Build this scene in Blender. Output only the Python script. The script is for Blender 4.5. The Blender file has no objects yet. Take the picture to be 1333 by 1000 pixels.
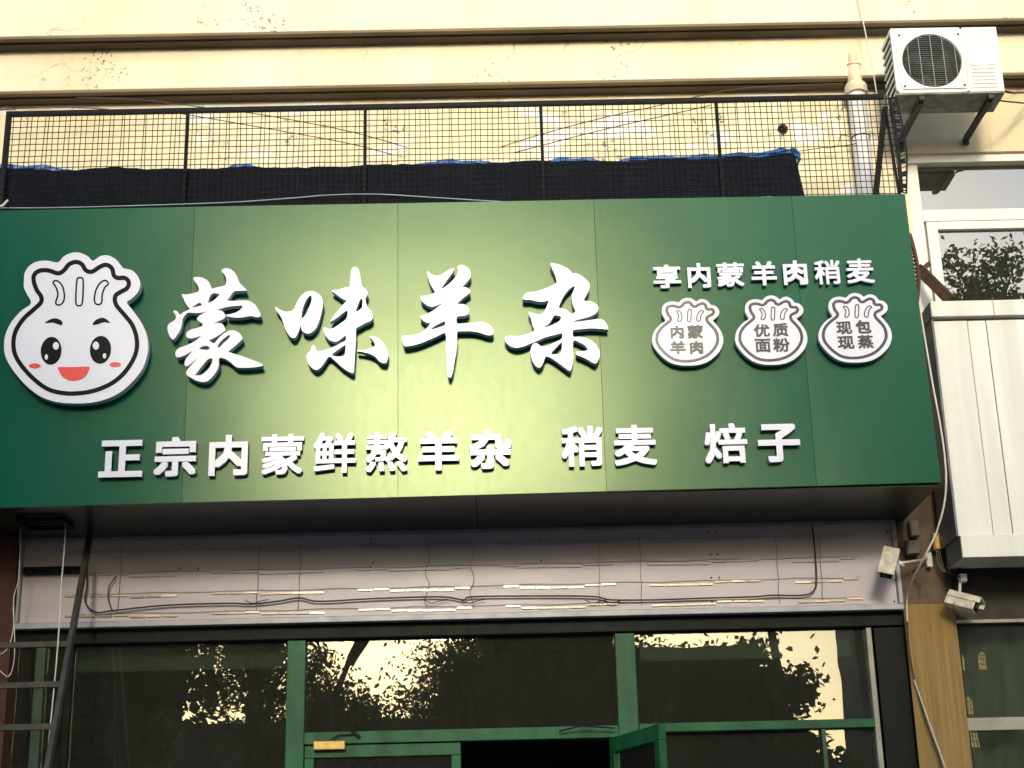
import bpy, math, random
from mathutils import Vector, Matrix
import numpy as np
random.seed(11)
rng = np.random.default_rng(5)
R = math.radians
C = bpy.context.scene.collection
S = bpy.context.scene

# ------------------------------------------------------------------ camera, sky, sun, exposure
FPX, W0, H0 = 2050.0, 1333.0, 1000.0
PITCH, ROLL, YAW = 0.326615, 0.0246213, -0.0116794
CAM = Vector((0, 0, 1.6))
MR = Matrix.Rotation(YAW, 3, 'Z') @ Matrix.Rotation(PITCH, 3, 'X') @ Matrix.Rotation(ROLL, 3, 'Y')
cam = bpy.data.cameras.new('camera'); camo = bpy.data.objects.new('camera', cam); C.objects.link(camo)
cam.sensor_width = 36.0; cam.lens = 36.0 * FPX / W0; cam.clip_end = 600; cam.clip_start = 0.05
rt, fw, up = MR.col[0], MR.col[1], MR.col[2]
m4 = Matrix.Identity(4)
for i in range(3):
    m4[i][0] = rt[i]; m4[i][1] = up[i]; m4[i][2] = -fw[i]; m4[i][3] = CAM[i]
camo.matrix_world = m4
S.camera = camo

SUN_EL, SUN_AZ = R(14.5), R(2.4)          # the low sun stands behind the camera, a little to the left
w = bpy.data.worlds.new('World'); S.world = w; w.use_nodes = True
wn = w.node_tree; wn.nodes.clear()
sky = wn.nodes.new('ShaderNodeTexSky'); sky.sky_type = 'NISHITA'; sky.sun_disc = False
sky.sun_elevation = SUN_EL; sky.sun_rotation = math.pi + SUN_AZ
sky.air_density = 1.15; sky.dust_density = 1.6; sky.ozone_density = 1.0
bg = wn.nodes.new('ShaderNodeBackground'); bg.inputs[1].default_value = 0.15
wo = wn.nodes.new('ShaderNodeOutputWorld')
wn.links.new(sky.outputs[0], bg.inputs[0]); wn.links.new(bg.outputs[0], wo.inputs[0])
sl = bpy.data.lights.new('sun', 'SUN'); sl.energy = 1.2; sl.angle = R(10); sl.color = (1.0, 0.91, 0.71)
so = bpy.data.objects.new('sun', sl); C.objects.link(so)
sd = Vector((-math.sin(SUN_AZ) * math.cos(SUN_EL), -math.cos(SUN_AZ) * math.cos(SUN_EL), math.sin(SUN_EL)))
so.rotation_euler = sd.to_track_quat('Z', 'Y').to_euler(); so.location = (0, -5, 12)
S.view_settings.view_transform = 'Standard'; S.view_settings.look = 'None'
S.view_settings.gamma = 1.0; S.view_settings.exposure = 1.27; S.view_settings.use_curve_mapping = False
S.render.engine = 'CYCLES'
S.cycles.use_denoising = True
S.cycles.max_bounces = 8; S.cycles.transparent_max_bounces = 12
S.cycles.sample_clamp_indirect = 6.0
S.render.film_transparent = False

# ------------------------------------------------------------------ helpers
def P(px, py, Y):
    """world point on the vertical plane y=Y seen at photograph pixel px,py"""
    d = MR @ Vector(((px - W0 / 2) / FPX, 1.0, -(py - H0 / 2) / FPX))
    return CAM + d * (Y / d.y)
def RF(px, py, Yr, Yg=10.0):
    """world point at y=Yr (behind the camera) whose mirror image in a pane at Yg is seen at px,py"""
    p = P(px, py, 2 * Yg - Yr); return Vector((p.x, Yr, p.z))

def tag(o, label=None, cat=None, group=None, kind=None):
    if label: o['label'] = label
    if cat: o['category'] = cat
    if group: o['group'] = group
    if kind: o['kind'] = kind
    return o
def empty(name, loc, label=None, cat=None, group=None, kind=None):
    o = bpy.data.objects.new(name, None); C.objects.link(o); o.location = loc; o.empty_display_size = .1
    return tag(o, label, cat, group, kind)
def root_loc(o):
    v = Vector((0, 0, 0))
    while o is not None:
        v += o.location; o = o.parent
    return v
def setparent(o, parent):
    if parent is not None:
        o.parent = parent
        if parent.type == 'EMPTY':
            o.matrix_parent_inverse = Matrix.Translation(-parent.location)
def link(name, me, mat, parent=None):
    o = bpy.data.objects.new(name, me); C.objects.link(o)
    if mat is not None and not me.materials: me.materials.append(mat)
    setparent(o, parent)
    return o

class MB:
    def __init__(s): s.v = []; s.f = []; s.sm = []
    def add(s, vs, fs, smooth=False):
        b = len(s.v); s.v += [tuple(v) for v in vs]; s.f += [tuple(i + b for i in f) for f in fs]; s.sm += [smooth] * len(fs)
        return s
    def hexa(s, p):   # 8 points: bottom loop 0-3, top loop 4-7
        return s.add(p, [(0, 3, 2, 1), (4, 5, 6, 7), (0, 1, 5, 4), (1, 2, 6, 5), (2, 3, 7, 6), (3, 0, 4, 7)])
    def box(s, x0, x1, y0, y1, z0, z1):
        return s.hexa([(x0, y0, z0), (x1, y0, z0), (x1, y1, z0), (x0, y1, z0), (x0, y0, z1), (x1, y0, z1), (x1, y1, z1), (x0, y1, z1)])
    def prism(s, loop, y0, y1):   # quad/poly loop of (x,z) given ccw seen from the front
        n = len(loop)
        vs = [(x, y0, z) for x, z in loop] + [(x, y1, z) for x, z in loop]
        fs = [tuple(range(n)), tuple(range(2 * n - 1, n - 1, -1))]
        fs += [(i, i + n, (i + 1) % n + n, (i + 1) % n) for i in range(n)]
        return s.add(vs, fs)
    def bar(s, a, b, wx, wz, up=(0, 0, 1)):
        a = Vector(a); b = Vector(b); d = (b - a).normalized(); u = Vector(up)
        if abs(d.dot(u)) > .98: u = Vector((0, 1, 0))
        r = d.cross(u).normalized() * wx / 2; q = r.cross(d).normalized() * wz / 2
        return s.hexa([a - r - q, a + r - q, a + r + q, a - r + q, b - r - q, b + r - q, b + r + q, b - r + q])
    def tube(s, pts, r, n=6, cap=True):
        pts = [Vector(p) for p in pts]; rs = r if isinstance(r, (list, tuple)) else [r] * len(pts)
        vs = []; fs = []
        for i, p in enumerate(pts):
            d = (pts[min(i + 1, len(pts) - 1)] - pts[max(i - 1, 0)]).normalized()
            u = Vector((0, 0, 1)) if abs(d.z) < .9 else Vector((0, 1, 0))
            a = d.cross(u).normalized(); b = a.cross(d)
            for k in range(n):
                t = 2 * math.pi * k / n
                vs.append(p + (a * math.cos(t) + b * math.sin(t)) * rs[i])
        for i in range(len(pts) - 1):
            for k in range(n):
                k2 = (k + 1) % n
                fs.append((i * n + k, i * n + k2, (i + 1) * n + k2, (i + 1) * n + k))
        if cap:
            fs.append(tuple(range(n - 1, -1, -1))); fs.append(tuple(range((len(pts) - 1) * n, len(pts) * n)))
        return s.add(vs, fs, n > 5)
    def build(s, name, mat, parent=None, bevel=0):
        me = bpy.data.meshes.new(name); me.from_pydata(s.v, [], s.f)
        me.polygons.foreach_set('use_smooth', s.sm); me.update()
        o = link(name, me, mat, parent)
        if bevel:
            b = o.modifiers.new('bevel', 'BEVEL'); b.width = bevel; b.segments = 2; b.limit_method = 'ANGLE'
        return o
def smooth_path(pts, k=5, closed=False):
    n = len(pts); out = []
    rng_ = range(n if closed else n - 1)
    g = (lambda i: pts[i % n]) if closed else (lambda i: pts[max(0, min(n - 1, i))])
    for i in rng_:
        p0, p1, p2, p3 = g(i - 1), g(i), g(i + 1), g(i + 2)
        for j in range(k):
            t = j / k
            out.append(tuple(.5 * (2 * b + (c - a) * t + (2 * a - 5 * b + 4 * c - d) * t * t + (3 * b - a - 3 * c + d) * t ** 3)
                       for a, b, c, d in zip(p0, p1, p2, p3)))
    if not closed: out.append(tuple(pts[-1]))
    return out
def cable(name, pts, r, mat, label=None, cat='cable', parent=None, k=5, Y=None):
    P3 = [tuple(P(a[0], a[1], a[2] if len(a) > 2 else Y)) for a in pts]
    P3 = smooth_path(P3, k)
    o = MB().tube(P3, r, 6).build(name, mat, parent)
    if label: tag(o, label, cat)
    return o

# ------------------------------------------------------------------ materials
def nt(name):
    m = bpy.data.materials.new(name); m.use_nodes = True
    return m, m.node_tree, m.node_tree.nodes['Principled BSDF']
def node(t, typ, **kw):
    n = t.nodes.new(typ)
    for k, v in kw.items():
        if k.startswith('i_'): n.inputs[k[2:].replace('_', ' ')].default_value = v
        else: setattr(n, k, v)
    return n
def ramp(t, src, stops):
    r = t.nodes.new('ShaderNodeValToRGB'); e = r.color_ramp.elements
    e[0].position, e[0].color = stops[0][0], (*stops[0][1], 1)
    e[1].position, e[1].color = stops[-1][0], (*stops[-1][1], 1)
    for p, c in stops[1:-1]:
        x = e.new(p); x.color = (*c, 1)
    t.links.new(src, r.inputs[0]); return r.outputs[0]
def mixc(t, fac, a, b, mode='MIX'):
    m = t.nodes.new('ShaderNodeMix'); m.data_type = 'RGBA'; m.blend_type = mode
    for s, v in ((m.inputs[0], fac), (m.inputs[6], a), (m.inputs[7], b)):
        if isinstance(v, (int, float)): s.default_value = v
        elif isinstance(v, tuple): s.default_value = (*v, 1)
        else: t.links.new(v, s)
    return m.outputs[2]
def mathn(t, op, a, b=0.0, c=None):
    m = t.nodes.new('ShaderNodeMath'); m.operation = op
    for i, v in enumerate((a, b) if c is None else (a, b, c)):
        if isinstance(v, (int, float)): m.inputs[i].default_value = v
        else: t.links.new(v, m.inputs[i])
    return m.outputs[0]
def pos(t, scale=(1, 1, 1)):
    g = t.nodes.new('ShaderNodeNewGeometry'); mp = t.nodes.new('ShaderNodeMapping'); mp.inputs[3].default_value = scale
    t.links.new(g.outputs['Position'], mp.inputs[0]); return mp.outputs[0]
def noise(t, vec, scale, detail=4, rough=.55):
    n = t.nodes.new('ShaderNodeTexNoise'); n.inputs['Scale'].default_value = scale
    n.inputs['Detail'].default_value = detail; n.inputs['Roughness'].default_value = rough
    t.links.new(vec, n.inputs['Vector']); return n.outputs[0]
def bump(t, b, h, strength=.2, dist=.01):
    n = t.nodes.new('ShaderNodeBump'); n.inputs['Strength'].default_value = strength; n.inputs['Distance'].default_value = dist
    t.links.new(h, n.inputs['Height']); t.links.new(n.outputs[0], b.inputs['Normal'])

def simple(name, col, rough=.5, metal=0.0, var=.15, scale=6, bmp=.05, spec=.5, col2=None, stretch=(1, 1, 1)):
    m, t, b = nt(name)
    v = pos(t, stretch); n = noise(t, v, scale, 5)
    c2 = col2 or tuple(max(0, c * (1 - var)) for c in col); c1 = tuple(min(1, c * (1 + var)) for c in col) if not col2 else col
    t.links.new(ramp(t, n, [(.32, c2), (.68, c1)]), b.inputs['Base Color'])
    b.inputs['Metallic'].default_value = metal
    b.inputs['Specular IOR Level'].default_value = spec
    rr = noise(t, v, scale * 3, 3)
    rmap = t.nodes.new('ShaderNodeMapRange'); rmap.inputs[3].default_value = max(0.02, rough * .8); rmap.inputs[4].default_value = min(1, rough * 1.2)
    t.links.new(rr, rmap.inputs[0]); t.links.new(rmap.outputs[0], b.inputs['Roughness'])
    if bmp: bump(t, b, noise(t, v, scale * 6, 4), bmp, .004)
    return m

def wall_mat(name, base, pale, patch_amt=.0, speck=.0, zspeck=None):
    m, t, b = nt(name)
    v = pos(t)
    vs = pos(t, (1, 1, .25))
    c = ramp(t, noise(t, vs, 1.6, 6), [(.3, base), (.7, pale)])
    c = mixc(t, mathn(t, 'MULTIPLY', noise(t, v, 14, 6), .22), c, tuple(x * .72 for x in base))
    # patches where the paint is off and white plaster shows
    n1 = noise(t, pos(t, (1, 1, 1.6)), 1.7, 9, .62)
    g0 = t.nodes.new('ShaderNodeNewGeometry'); s0_ = t.nodes.new('ShaderNodeSeparateXYZ'); t.links.new(g0.outputs['Position'], s0_.inputs[0])
    dz = mathn(t, 'ABSOLUTE', mathn(t, 'SUBTRACT', s0_.outputs[2], P(666, 133, 9.95).z))
    n1 = mathn(t, 'ADD', n1, mathn(t, 'MAXIMUM', mathn(t, 'SUBTRACT', .13, mathn(t, 'MULTIPLY', dz, 2.6)), 0.0))
    pm = ramp(t, n1, [(.5 + .5 * (.28 - patch_amt) , (0, 0, 0)), (.515 + .5 * (.28 - patch_amt), (1, 1, 1))])
    if patch_amt > 0: c = mixc(t, pm, c, (.87, .85, .80))
    stk = ramp(t, noise(t, pos(t, (5, 1, .22)), 3, 7, .65), [(.50, (0, 0, 0)), (.72, (.32, .32, .32))])
    stk = mixc(t, 1.0, stk, ramp(t, noise(t, v, .8, 3), [(.42, (.1, .1, .1)), (.62, (1, 1, 1))]), 'MULTIPLY')
    c = mixc(t, stk, c, tuple(x * .55 for x in base))
    # mould specks
    if speck > 0:
        a = ramp(t, noise(t, v, 30, 5, .7), [(.56, (0, 0, 0)), (.60, (1, 1, 1))])
        q = ramp(t, noise(t, v, 2.3, 2), [(.62 - speck, (0, 0, 0)), (.68 - speck, (1, 1, 1))])
        a = mixc(t, 1.0, a, q, 'MULTIPLY')
        if zspeck:
            g = t.nodes.new('ShaderNodeNewGeometry'); sx = t.nodes.new('ShaderNodeSeparateXYZ'); t.links.new(g.outputs['Position'], sx.inputs[0])
            k = mathn(t, 'LESS_THAN', mathn(t, 'ABSOLUTE', mathn(t, 'SUBTRACT', sx.outputs[2], zspeck[0])), zspeck[1])
            a = mixc(t, 1.0, a, k, 'MULTIPLY')
        c = mixc(t, a, c, (.16, .19, .19))
    # hairline cracks
    vo = t.nodes.new('ShaderNodeTexVoronoi'); vo.feature = 'DISTANCE_TO_EDGE'; vo.inputs['Scale'].default_value = 1.3
    wv = t.nodes.new('ShaderNodeVectorMath'); wv.operation = 'ADD'
    nn = t.nodes.new('ShaderNodeTexNoise'); nn.inputs['Scale'].default_value = 5; t.links.new(v, nn.inputs['Vector'])
    t.links.new(v, wv.inputs[0]); 
    sc = t.nodes.new('ShaderNodeVectorMath'); sc.operation = 'SCALE'; sc.inputs[3].default_value = .25; t.links.new(nn.outputs[1], sc.inputs[0]); t.links.new(sc.outputs[0], wv.inputs[1])
    t.links.new(wv.outputs[0], vo.inputs['Vector'])
    cr = ramp(t, vo.outputs[0], [(.0, (1, 1, 1)), (.006, (0, 0, 0))])
    cr = mixc(t, 1.0, cr, ramp(t, noise(t, v, 1.1, 2), [(.52, (0, 0, 0)), (.6, (.6, .6, .6))]), 'MULTIPLY')
    c = mixc(t, cr, c, (.35, .27, .18))
    t.links.new(c, b.inputs['Base Color']); b.inputs['Roughness'].default_value = .85
    b.inputs['Specular IOR Level'].default_value = .25
    bump(t, b, noise(t, v, 60, 6, .6), .18, .004)
    return m

def sign_mat():
    m, t, b = nt('green_composite_panel')
    v = pos(t)
    n = noise(t, v, .9, 3)
    c = ramp(t, n, [(.3, (.003, .074, .052)), (.7, (.005, .086, .061))])
    dust = ramp(t, noise(t, pos(t, (5, 1, .35)), 2.2, 7, .65), [(.52, (0, 0, 0)), (.75, (.022, .022, .022))])
    c = mixc(t, dust, c, (.30, .32, .26))
    t.links.new(c, b.inputs['Base Color']); b.inputs['Roughness'].default_value = .6
    b.inputs['Specular IOR Level'].default_value = 0.0
    f = noise(t, pos(t, (3, 1, 1)), 10, 7, .7)
    mr = t.nodes.new('ShaderNodeMapRange'); mr.inputs[3].default_value = .21; mr.inputs[4].default_value = .27
    t.links.new(f, mr.inputs[0])
    gl = t.nodes.new('ShaderNodeBsdfAnisotropic'); gl.distribution = 'BECKMANN'; gl.inputs['Color'].default_value = (.86, 1.0, .56, 1)
    t.links.new(mr.outputs[0], gl.inputs['Roughness'])
    bn = t.nodes.new('ShaderNodeBump'); bn.inputs['Strength'].default_value = .16; bn.inputs['Distance'].default_value = .02
    t.links.new(noise(t, v, 1.1, 1), bn.inputs['Height']); t.links.new(bn.outputs[0], gl.inputs['Normal'])
    fr = t.nodes.new('ShaderNodeFresnel'); fr.inputs[0].default_value = 1.36
    mx = t.nodes.new('ShaderNodeMixShader'); t.links.new(fr.outputs[0], mx.inputs[0])
    t.links.new(b.outputs[0], mx.inputs[1]); t.links.new(gl.outputs[0], mx.inputs[2])
    t.links.new(mx.outputs[0], t.nodes['Material Output'].inputs[0])
    return m

def glass_mat(name, tint=(.75, .82, .78), ior=1.75, dirt=.02):
    m = bpy.data.materials.new(name); m.use_nodes = True; t = m.node_tree; t.nodes.clear()
    out = t.nodes.new('ShaderNodeOutputMaterial')
    tr = t.nodes.new('ShaderNodeBsdfTransparent'); tr.inputs[0].default_value = (*tint, 1)
    gl = t.nodes.new('ShaderNodeBsdfGlossy'); gl.inputs['Roughness'].default_value = .0
    fr = t.nodes.new('ShaderNodeFresnel'); fr.inputs[0].default_value = ior
    v = pos(t, (1, 1, 1))
    bn = t.nodes.new('ShaderNodeBump'); bn.inputs['Strength'].default_value = .12; bn.inputs['Distance'].default_value = .004
    t.links.new(noise(t, v, 1.6, 2), bn.inputs['Height']); t.links.new(bn.outputs[0], gl.inputs['Normal'])
    mx = t.nodes.new('ShaderNodeMixShader'); t.links.new(fr.outputs[0], mx.inputs[0]); t.links.new(tr.outputs[0], mx.inputs[1]); t.links.new(gl.outputs[0], mx.inputs[2])
    df = t.nodes.new('ShaderNodeBsdfDiffuse'); df.inputs[0].default_value = (.35, .34, .30, 1)
    mx2 = t.nodes.new('ShaderNodeMixShader')
    dn = noise(t, pos(t, (4, 1, 1)), 6, 8, .7)
    t.links.new(mathn(t, 'MULTIPLY', dn, dirt * 2), mx2.inputs[0])
    t.links.new(mx.outputs[0], mx2.inputs[1]); t.links.new(df.outputs[0], mx2.inputs[2]); t.links.new(mx2.outputs[0], out.inputs[0])
    return m

def leaf_mat(name, a, b_):
    m, t, b = nt(name)
    t.links.new(ramp(t, noise(t, pos(t), 1.2, 4), [(.35, a), (.65, b_)]), b.inputs['Base Color'])
    b.inputs['Roughness'].default_value = .55
    tl = t.nodes.new('ShaderNodeBsdfTranslucent'); tl.inputs[0].default_value = (b_[0] * 1.6, b_[1] * 1.5, b_[2], 1)
    mx = t.nodes.new('ShaderNodeMixShader'); mx.inputs[0].default_value = .5
    t.links.new(b.outputs[0], mx.inputs[1]); t.links.new(tl.outputs[0], mx.inputs[2])
    t.links.new(mx.outputs[0], t.nodes['Material Output'].inputs[0])
    return m

M = {}
M['wall'] = wall_mat('cream_painted_render', (.80, .69, .47), (.85, .77, .58), .11, .03)
M['wall_plain'] = wall_mat('yellow_painted_render', (.72, .60, .39), (.80, .69, .48), .0, .0)
M['band'] = wall_mat('pale_painted_band', (.80, .71, .51), (.86, .80, .65), .0, .03)
M['under_shade'] = simple('shade_brown_moulding', (.20, .155, .10), .9, 0, .3, 3, .2, stretch=(.4, 1, 3))  # brown tone paints in the shade under the cornice bands
M['under_shade_deep'] = simple('deep_shade_moulding', (.09, .065, .04), .9, 0, .4, 3, .2, stretch=(.4, 1, 3))  # inner step, deeper cornice shade put into the colour
M['sign'] = sign_mat()
M['seam'] = simple('dark_joint', (.01, .05, .035), .6)
M['white'] = simple('white_acrylic', (.63, .66, .79), .25, 0, .02, 5, .0, .5)
M['side'] = simple('white_letter_return', (.52, .54, .62), .35, 0, .08, 9)
M['black'] = simple('black_print', (.004, .005, .009), .3, 0, .1, 5, 0, .07)
M['mirror'] = simple('dark_mirror_acrylic', (.025, .025, .04), .22, .15, .25, 30, 0)
M['red'] = simple('red_print', (.62, .02, .02), .3, 0, .05, 5, 0)
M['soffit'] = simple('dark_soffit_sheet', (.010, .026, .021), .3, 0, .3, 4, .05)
M['darkmetal'] = simple('black_painted_steel', (.007, .008, .011), .55, .0, .4, 20, .1, .12)
M['wire'] = simple('dark_wire', (.007, .007, .010), .6, 0, .3, 20, 0, .1)
M['rust'] = simple('rusty_steel', (.10, .055, .03), .8, .1, .5, 18, .3, col2=(.04, .022, .014))
M['blue'] = simple('blue_tarpaulin', (.01, .12, .45), .4, 0, .4, 12, .2)
M['pvc'] = simple('white_pvc', (.68, .70, .72), .4, 0, .1, 8, .05)
M['pvc_old'] = simple('yellowed_pvc', (.66, .58, .42), .55, 0, .2, 9, .1)
M['acwhite'] = simple('ac_enamel', (.70, .72, .72), .42, 0, .08, 5, .04)
M['acdark'] = simple('ac_interior', (.03, .035, .035), .6, 0, .3, 12, .1)
M['acgrey'] = simple('ac_grille_wire', (.25, .26, .25), .5, 0, .1, 12, 0)
M['acgrid'] = simple('ac_grille_grey', (.14, .15, .15), .6, 0, .2, 12, 0, .3)
M['acunder'] = simple('dirty_ac_pan', (.34, .35, .32), .7, 0, .5, 14, .2, col2=(.13, .13, .12))
M['green'] = simple('green_painted_frame', (.010, .10, .042), .45, 0, .35, 7, .12, .25, stretch=(1, 1, .4))
M['greendark'] = simple('dark_green_frame', (.010, .045, .030), .45, 0, .35, 7, .1)
M['frame_dark'] = simple('dark_frame', (.006, .009, .008), .5, 0, .3, 7, .1, .12)
M['alu'] = simple('aluminium_frame', (.26, .26, .22), .5, .3, .15, 9, .05)
M['whiteframe'] = simple('white_window_frame', (.76, .76, .72), .4, 0, .06, 6, .05)
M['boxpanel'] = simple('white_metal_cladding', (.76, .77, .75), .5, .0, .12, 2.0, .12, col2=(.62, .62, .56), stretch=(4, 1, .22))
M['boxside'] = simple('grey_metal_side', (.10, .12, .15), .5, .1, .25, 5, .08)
M['dark_under'] = simple('dark_underside', (.05, .045, .04), .8, 0, .3, 5, .1)  # header and underside colour includes the shade beneath the balcony
M['lightbox'] = simple('milky_backing_sheet', (.50, .46, .54), .4, 0, .05, 2, .06, stretch=(.5, 1, 3))
M['lbframe'] = simple('light_box_frame', (.30, .31, .36), .45, .2, .15, 6, .05)
M['led'] = simple('led_module_lens', (.46, .41, .33), .2, .3, .1, 8, .0)
M['led_dull'] = simple('dull_led_module', (.46, .43, .49), .4, 0, .1, 8, .0)
M['ledwire'] = simple('thin_led_wire', (.24, .23, .22), .5, 0, .3, 8, 0)
M['cable_black'] = simple('black_cable', (.015, .013, .018), .4, 0, .2, 8, 0)
M['cable_brown'] = simple('brown_cable', (.10, .06, .03), .7, 0, .3, 8, 0)
M['cable_white'] = simple('white_cable', (.62, .62, .58), .4, 0, .1, 8, 0)
M['cord'] = simple('pale_cord', (.25, .34, .34), .6, 0, .2, 8, 0)
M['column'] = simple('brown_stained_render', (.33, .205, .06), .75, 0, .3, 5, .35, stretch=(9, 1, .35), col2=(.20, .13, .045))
M['pillar_shade'] = simple('brown_shaded_render', (.13, .09, .06), .85, 0, .35, 5, .25)
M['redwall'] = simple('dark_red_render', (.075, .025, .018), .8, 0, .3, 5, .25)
M['ladder'] = simple('worn_ladder_metal', (.045, .04, .035), .55, .2, .4, 14, .15)
M['orange'] = simple('orange_junction_box', (.62, .36, .10), .5, 0, .15, 12, .05)
M['greybox'] = simple('grey_junction_box', (.13, .13, .11), .6, 0, .2, 12, .05)
M['camwhite'] = simple('dusty_camera_shell', (.62, .60, .50), .4, 0, .25, 22, .1)
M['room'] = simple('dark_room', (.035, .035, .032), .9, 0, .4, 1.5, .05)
M['blind'] = simple('grey_roller_blind', (.26, .27, .24), .8, 0, .1, 3, .05)
M['curtain'] = simple('olive_curtain', (.42, .41, .33), .9, 0, .25, 3, .1, stretch=(6, 1, .3))
M['curtainw'] = simple('white_curtain', (.70, .70, .62), .9, 0, .1, 5, .1, stretch=(6, 1, .3))
M['brass'] = simple('brown_gold_enamel', (.50, .33, .10), .4, .3, .2, 14, .05)
M['glass'] = glass_mat('shop_glass', (.60, .68, .62), 1.85, .045)
M['glass_up'] = glass_mat('upper_window_glass', (.55, .66, .62), 3.4, .05)
M['ground'] = simple('grey_paving_ground', (.07, .067, .063), .85, 0, .2, 3, .1)
M['road'] = simple('asphalt', (.05, .05, .052), .85, 0, .2, 8, .1)
M['bark'] = simple('bark', (.09, .065, .045), .9, 0, .3, 8, .3)
M['leafA'] = leaf_mat('leaf_green', (.05, .08, .02), (.10, .14, .035))
M['leafB'] = leaf_mat('leaf_dark', (.04, .065, .02), (.085, .115, .035))
M['facade_dark'] = simple('grey_facade', (.13, .13, .13), .85, 0, .15, .8, .05)
M['facade_mid'] = simple('dull_green_grey_facade', (.19, .19, .16), .85, 0, .15, .8, .05)
m, t_, b_ = nt('lit_window'); b_.inputs['Emission Color'].default_value = (1, .68, .25, 1); b_.inputs['Emission Strength'].default_value = 1.2
b_.inputs['Base Color'].default_value = (.3, .2, .1, 1); M['lit'] = m
# shade net
m, t_, b_ = nt('black_shade_net')
v_ = pos(t_, (1, 1, 1)); st = noise(t_, pos(t_, (38, 1, 3)), 3, 5, .7); st2 = noise(t_, pos(t_, (3, 1, 45)), 3, 4, .6)
c_ = ramp(t_, st, [(.35, (.005, .007, .012)), (.60, (.011, .014, .024)), (.73, (.035, .038, .05)), (.80, (.12, .12, .14))])
c_ = mixc(t_, .4, c_, ramp(t_, st2, [(.4, (.004, .005, .009)), (.7, (.018, .020, .030))]))
t_.links.new(c_, b_.inputs['Base Color']); b_.inputs['Roughness'].default_value = .8; b_.inputs['Specular IOR Level'].default_value = .08
bump(t_, b_, noise(t_, v_, 7, 4), .8, .03); M['net'] = m

# depths of the facade's planes, metres from the camera
YS, YF, YW, YL, YG = 9.0, 9.10, 9.95, 9.86, 10.0

# ------------------------------------------------------------------ ground and street behind
def struct(name, mb, mat):
    o = mb.build(name, mat); tag(o, kind='structure'); return o
struct('ground', MB().box(-150, 150, -150, 60, -.2, 0), M['ground'])
struct('road', MB().box(-150, 150, -13, -4.5, .0, .004), M['road'])
struct('shop_step', MB().box(-8, 8, 8.6, 9.9, 0, .3), M['ground'])

# ------------------------------------------------------------------ the building
B = empty('building', (0, YW, 0), 'cream plastered building with two projecting cornice bands above the green shop sign', 'building')
zb1 = P(666, 36, 9.65).z; zb2 = P(666, 107, 9.80).z
XL, XR = -6.0, 6.0
# main wall, with openings at the shopfront and at the right hand windows
xw0, xw1 = P(1189, 300, YW).x, 5.2            # upper window opening
zw0, zw1 = P(1260, 392, YW).z - .25, P(1200, 199, YW).z
zs = P(666, 690, YW).z                      # top of the shop opening (behind light box)
MB().box(XL, xw0, YW, YW + .3, zs, zb2 + .05).build('wall', M['wall'], B)
MB().box(xw0, XR, YW, YW + .3, zw1, zb2 + .05).build('wall', M['wall_plain'], B)
MB().box(xw1, XR, YW, YW + .3, 0, zw1).build('wall', M['wall_plain'], B)
MB().box(XL, XR, YW, YW + .3, zb2 + .05, 12).build('wall', M['band'], B)
# bands: each with a two-step moulding on its lower edge
def band(y0, y1, z0, z1):
    mb = MB().box(XL, XR, y0, y1, z0, z1)
    return mb
band(9.80, YW - .002, zb2, zb1 + .02).build('cornice_band', M['band'], B, .008)
band(9.65, YW - .002, zb1, 9.5).build('cornice_band', M['band'], B, .008)
MB().box(XL, XR, 9.803, 9.86, zb2 - .016, zb2 - .001).build('moulding', M['under_shade'], B)
MB().box(XL, XR, 9.861, YW - .003, zb2 - .030, zb2 - .001).build('moulding', M['under_shade_deep'], B)
MB().box(XL, XR, 9.653, 9.71, zb1 - .016, zb1 - .001).build('moulding', M['under_shade'], B)
MB().box(XL, XR, 9.711, 9.797, zb1 - .030, zb1 - .001).build('moulding', M['under_shade_deep'], B)
# pillar between shopfront and the right window
p0 = P(1180, 790, 9.9); p1 = P(1265, 900, 9.9)
xc0 = P(1186, 890, 9.9).x; xc1 = P(1254, 890, 9.9).x
zc = P(1220, 786, 9.9).z
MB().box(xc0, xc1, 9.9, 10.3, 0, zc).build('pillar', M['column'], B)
MB().box(xc0, xc1, 9.9, 10.3, zc + .001, P(1220, 630, 9.9).z).build('pillar', M['pillar_shade'], B)  # darker copy of the pillar render, shadow of sign and balcony in its colour
# header under the white box, over the right hand ground floor window
zh = P(1290, 811, 9.95).z
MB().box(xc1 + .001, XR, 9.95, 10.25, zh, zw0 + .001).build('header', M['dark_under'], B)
MB().box(xc1 + .001, XR, 9.935, 9.949, zh, zh + .02).build('trim', M['alu'], B)
# left edge wall
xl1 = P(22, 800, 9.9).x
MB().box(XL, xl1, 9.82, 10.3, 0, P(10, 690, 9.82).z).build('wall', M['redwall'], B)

# upper right window
Wn = MB().box(xw0, XR - .8, YW + .03, YW + .06, zw1 - .06, zw1).build('window', M['whiteframe'], B)
def wbar(pxa, pya, pxb, pyb, y0, y1, name='frame', mat=None, par=None):
    a = P(pxa, pya, y0); b = P(pxb, pyb, y0)
    return MB().box(min(a.x, b.x), max(a.x, b.x), y0, y1, min(a.z, b.z), max(a.z, b.z)).build(name, mat or M['whiteframe'], par, .003)
yw = YW + .10
zt = P(1260, 208, yw).z; zm1 = P(1260, 276, yw).z; zm0 = P(1260, 291, yw).z
xa = P(1192, 250, yw).x
MB().box(xw0 + .002, xa + .02, yw - .04, yw + .03, zw0, zw1 - .002).build('frame', M['whiteframe'], Wn, .003)
MB().box(xa + .02, xw1, yw - .04, yw + .03, zt, zw1 - .062).build('frame', M['wall_plain'], Wn, .003)
MB().box(xa + .02, xw1, yw - .05, yw + .03, zm0, zm1).build('frame', M['whiteframe'], Wn, .004)
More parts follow.
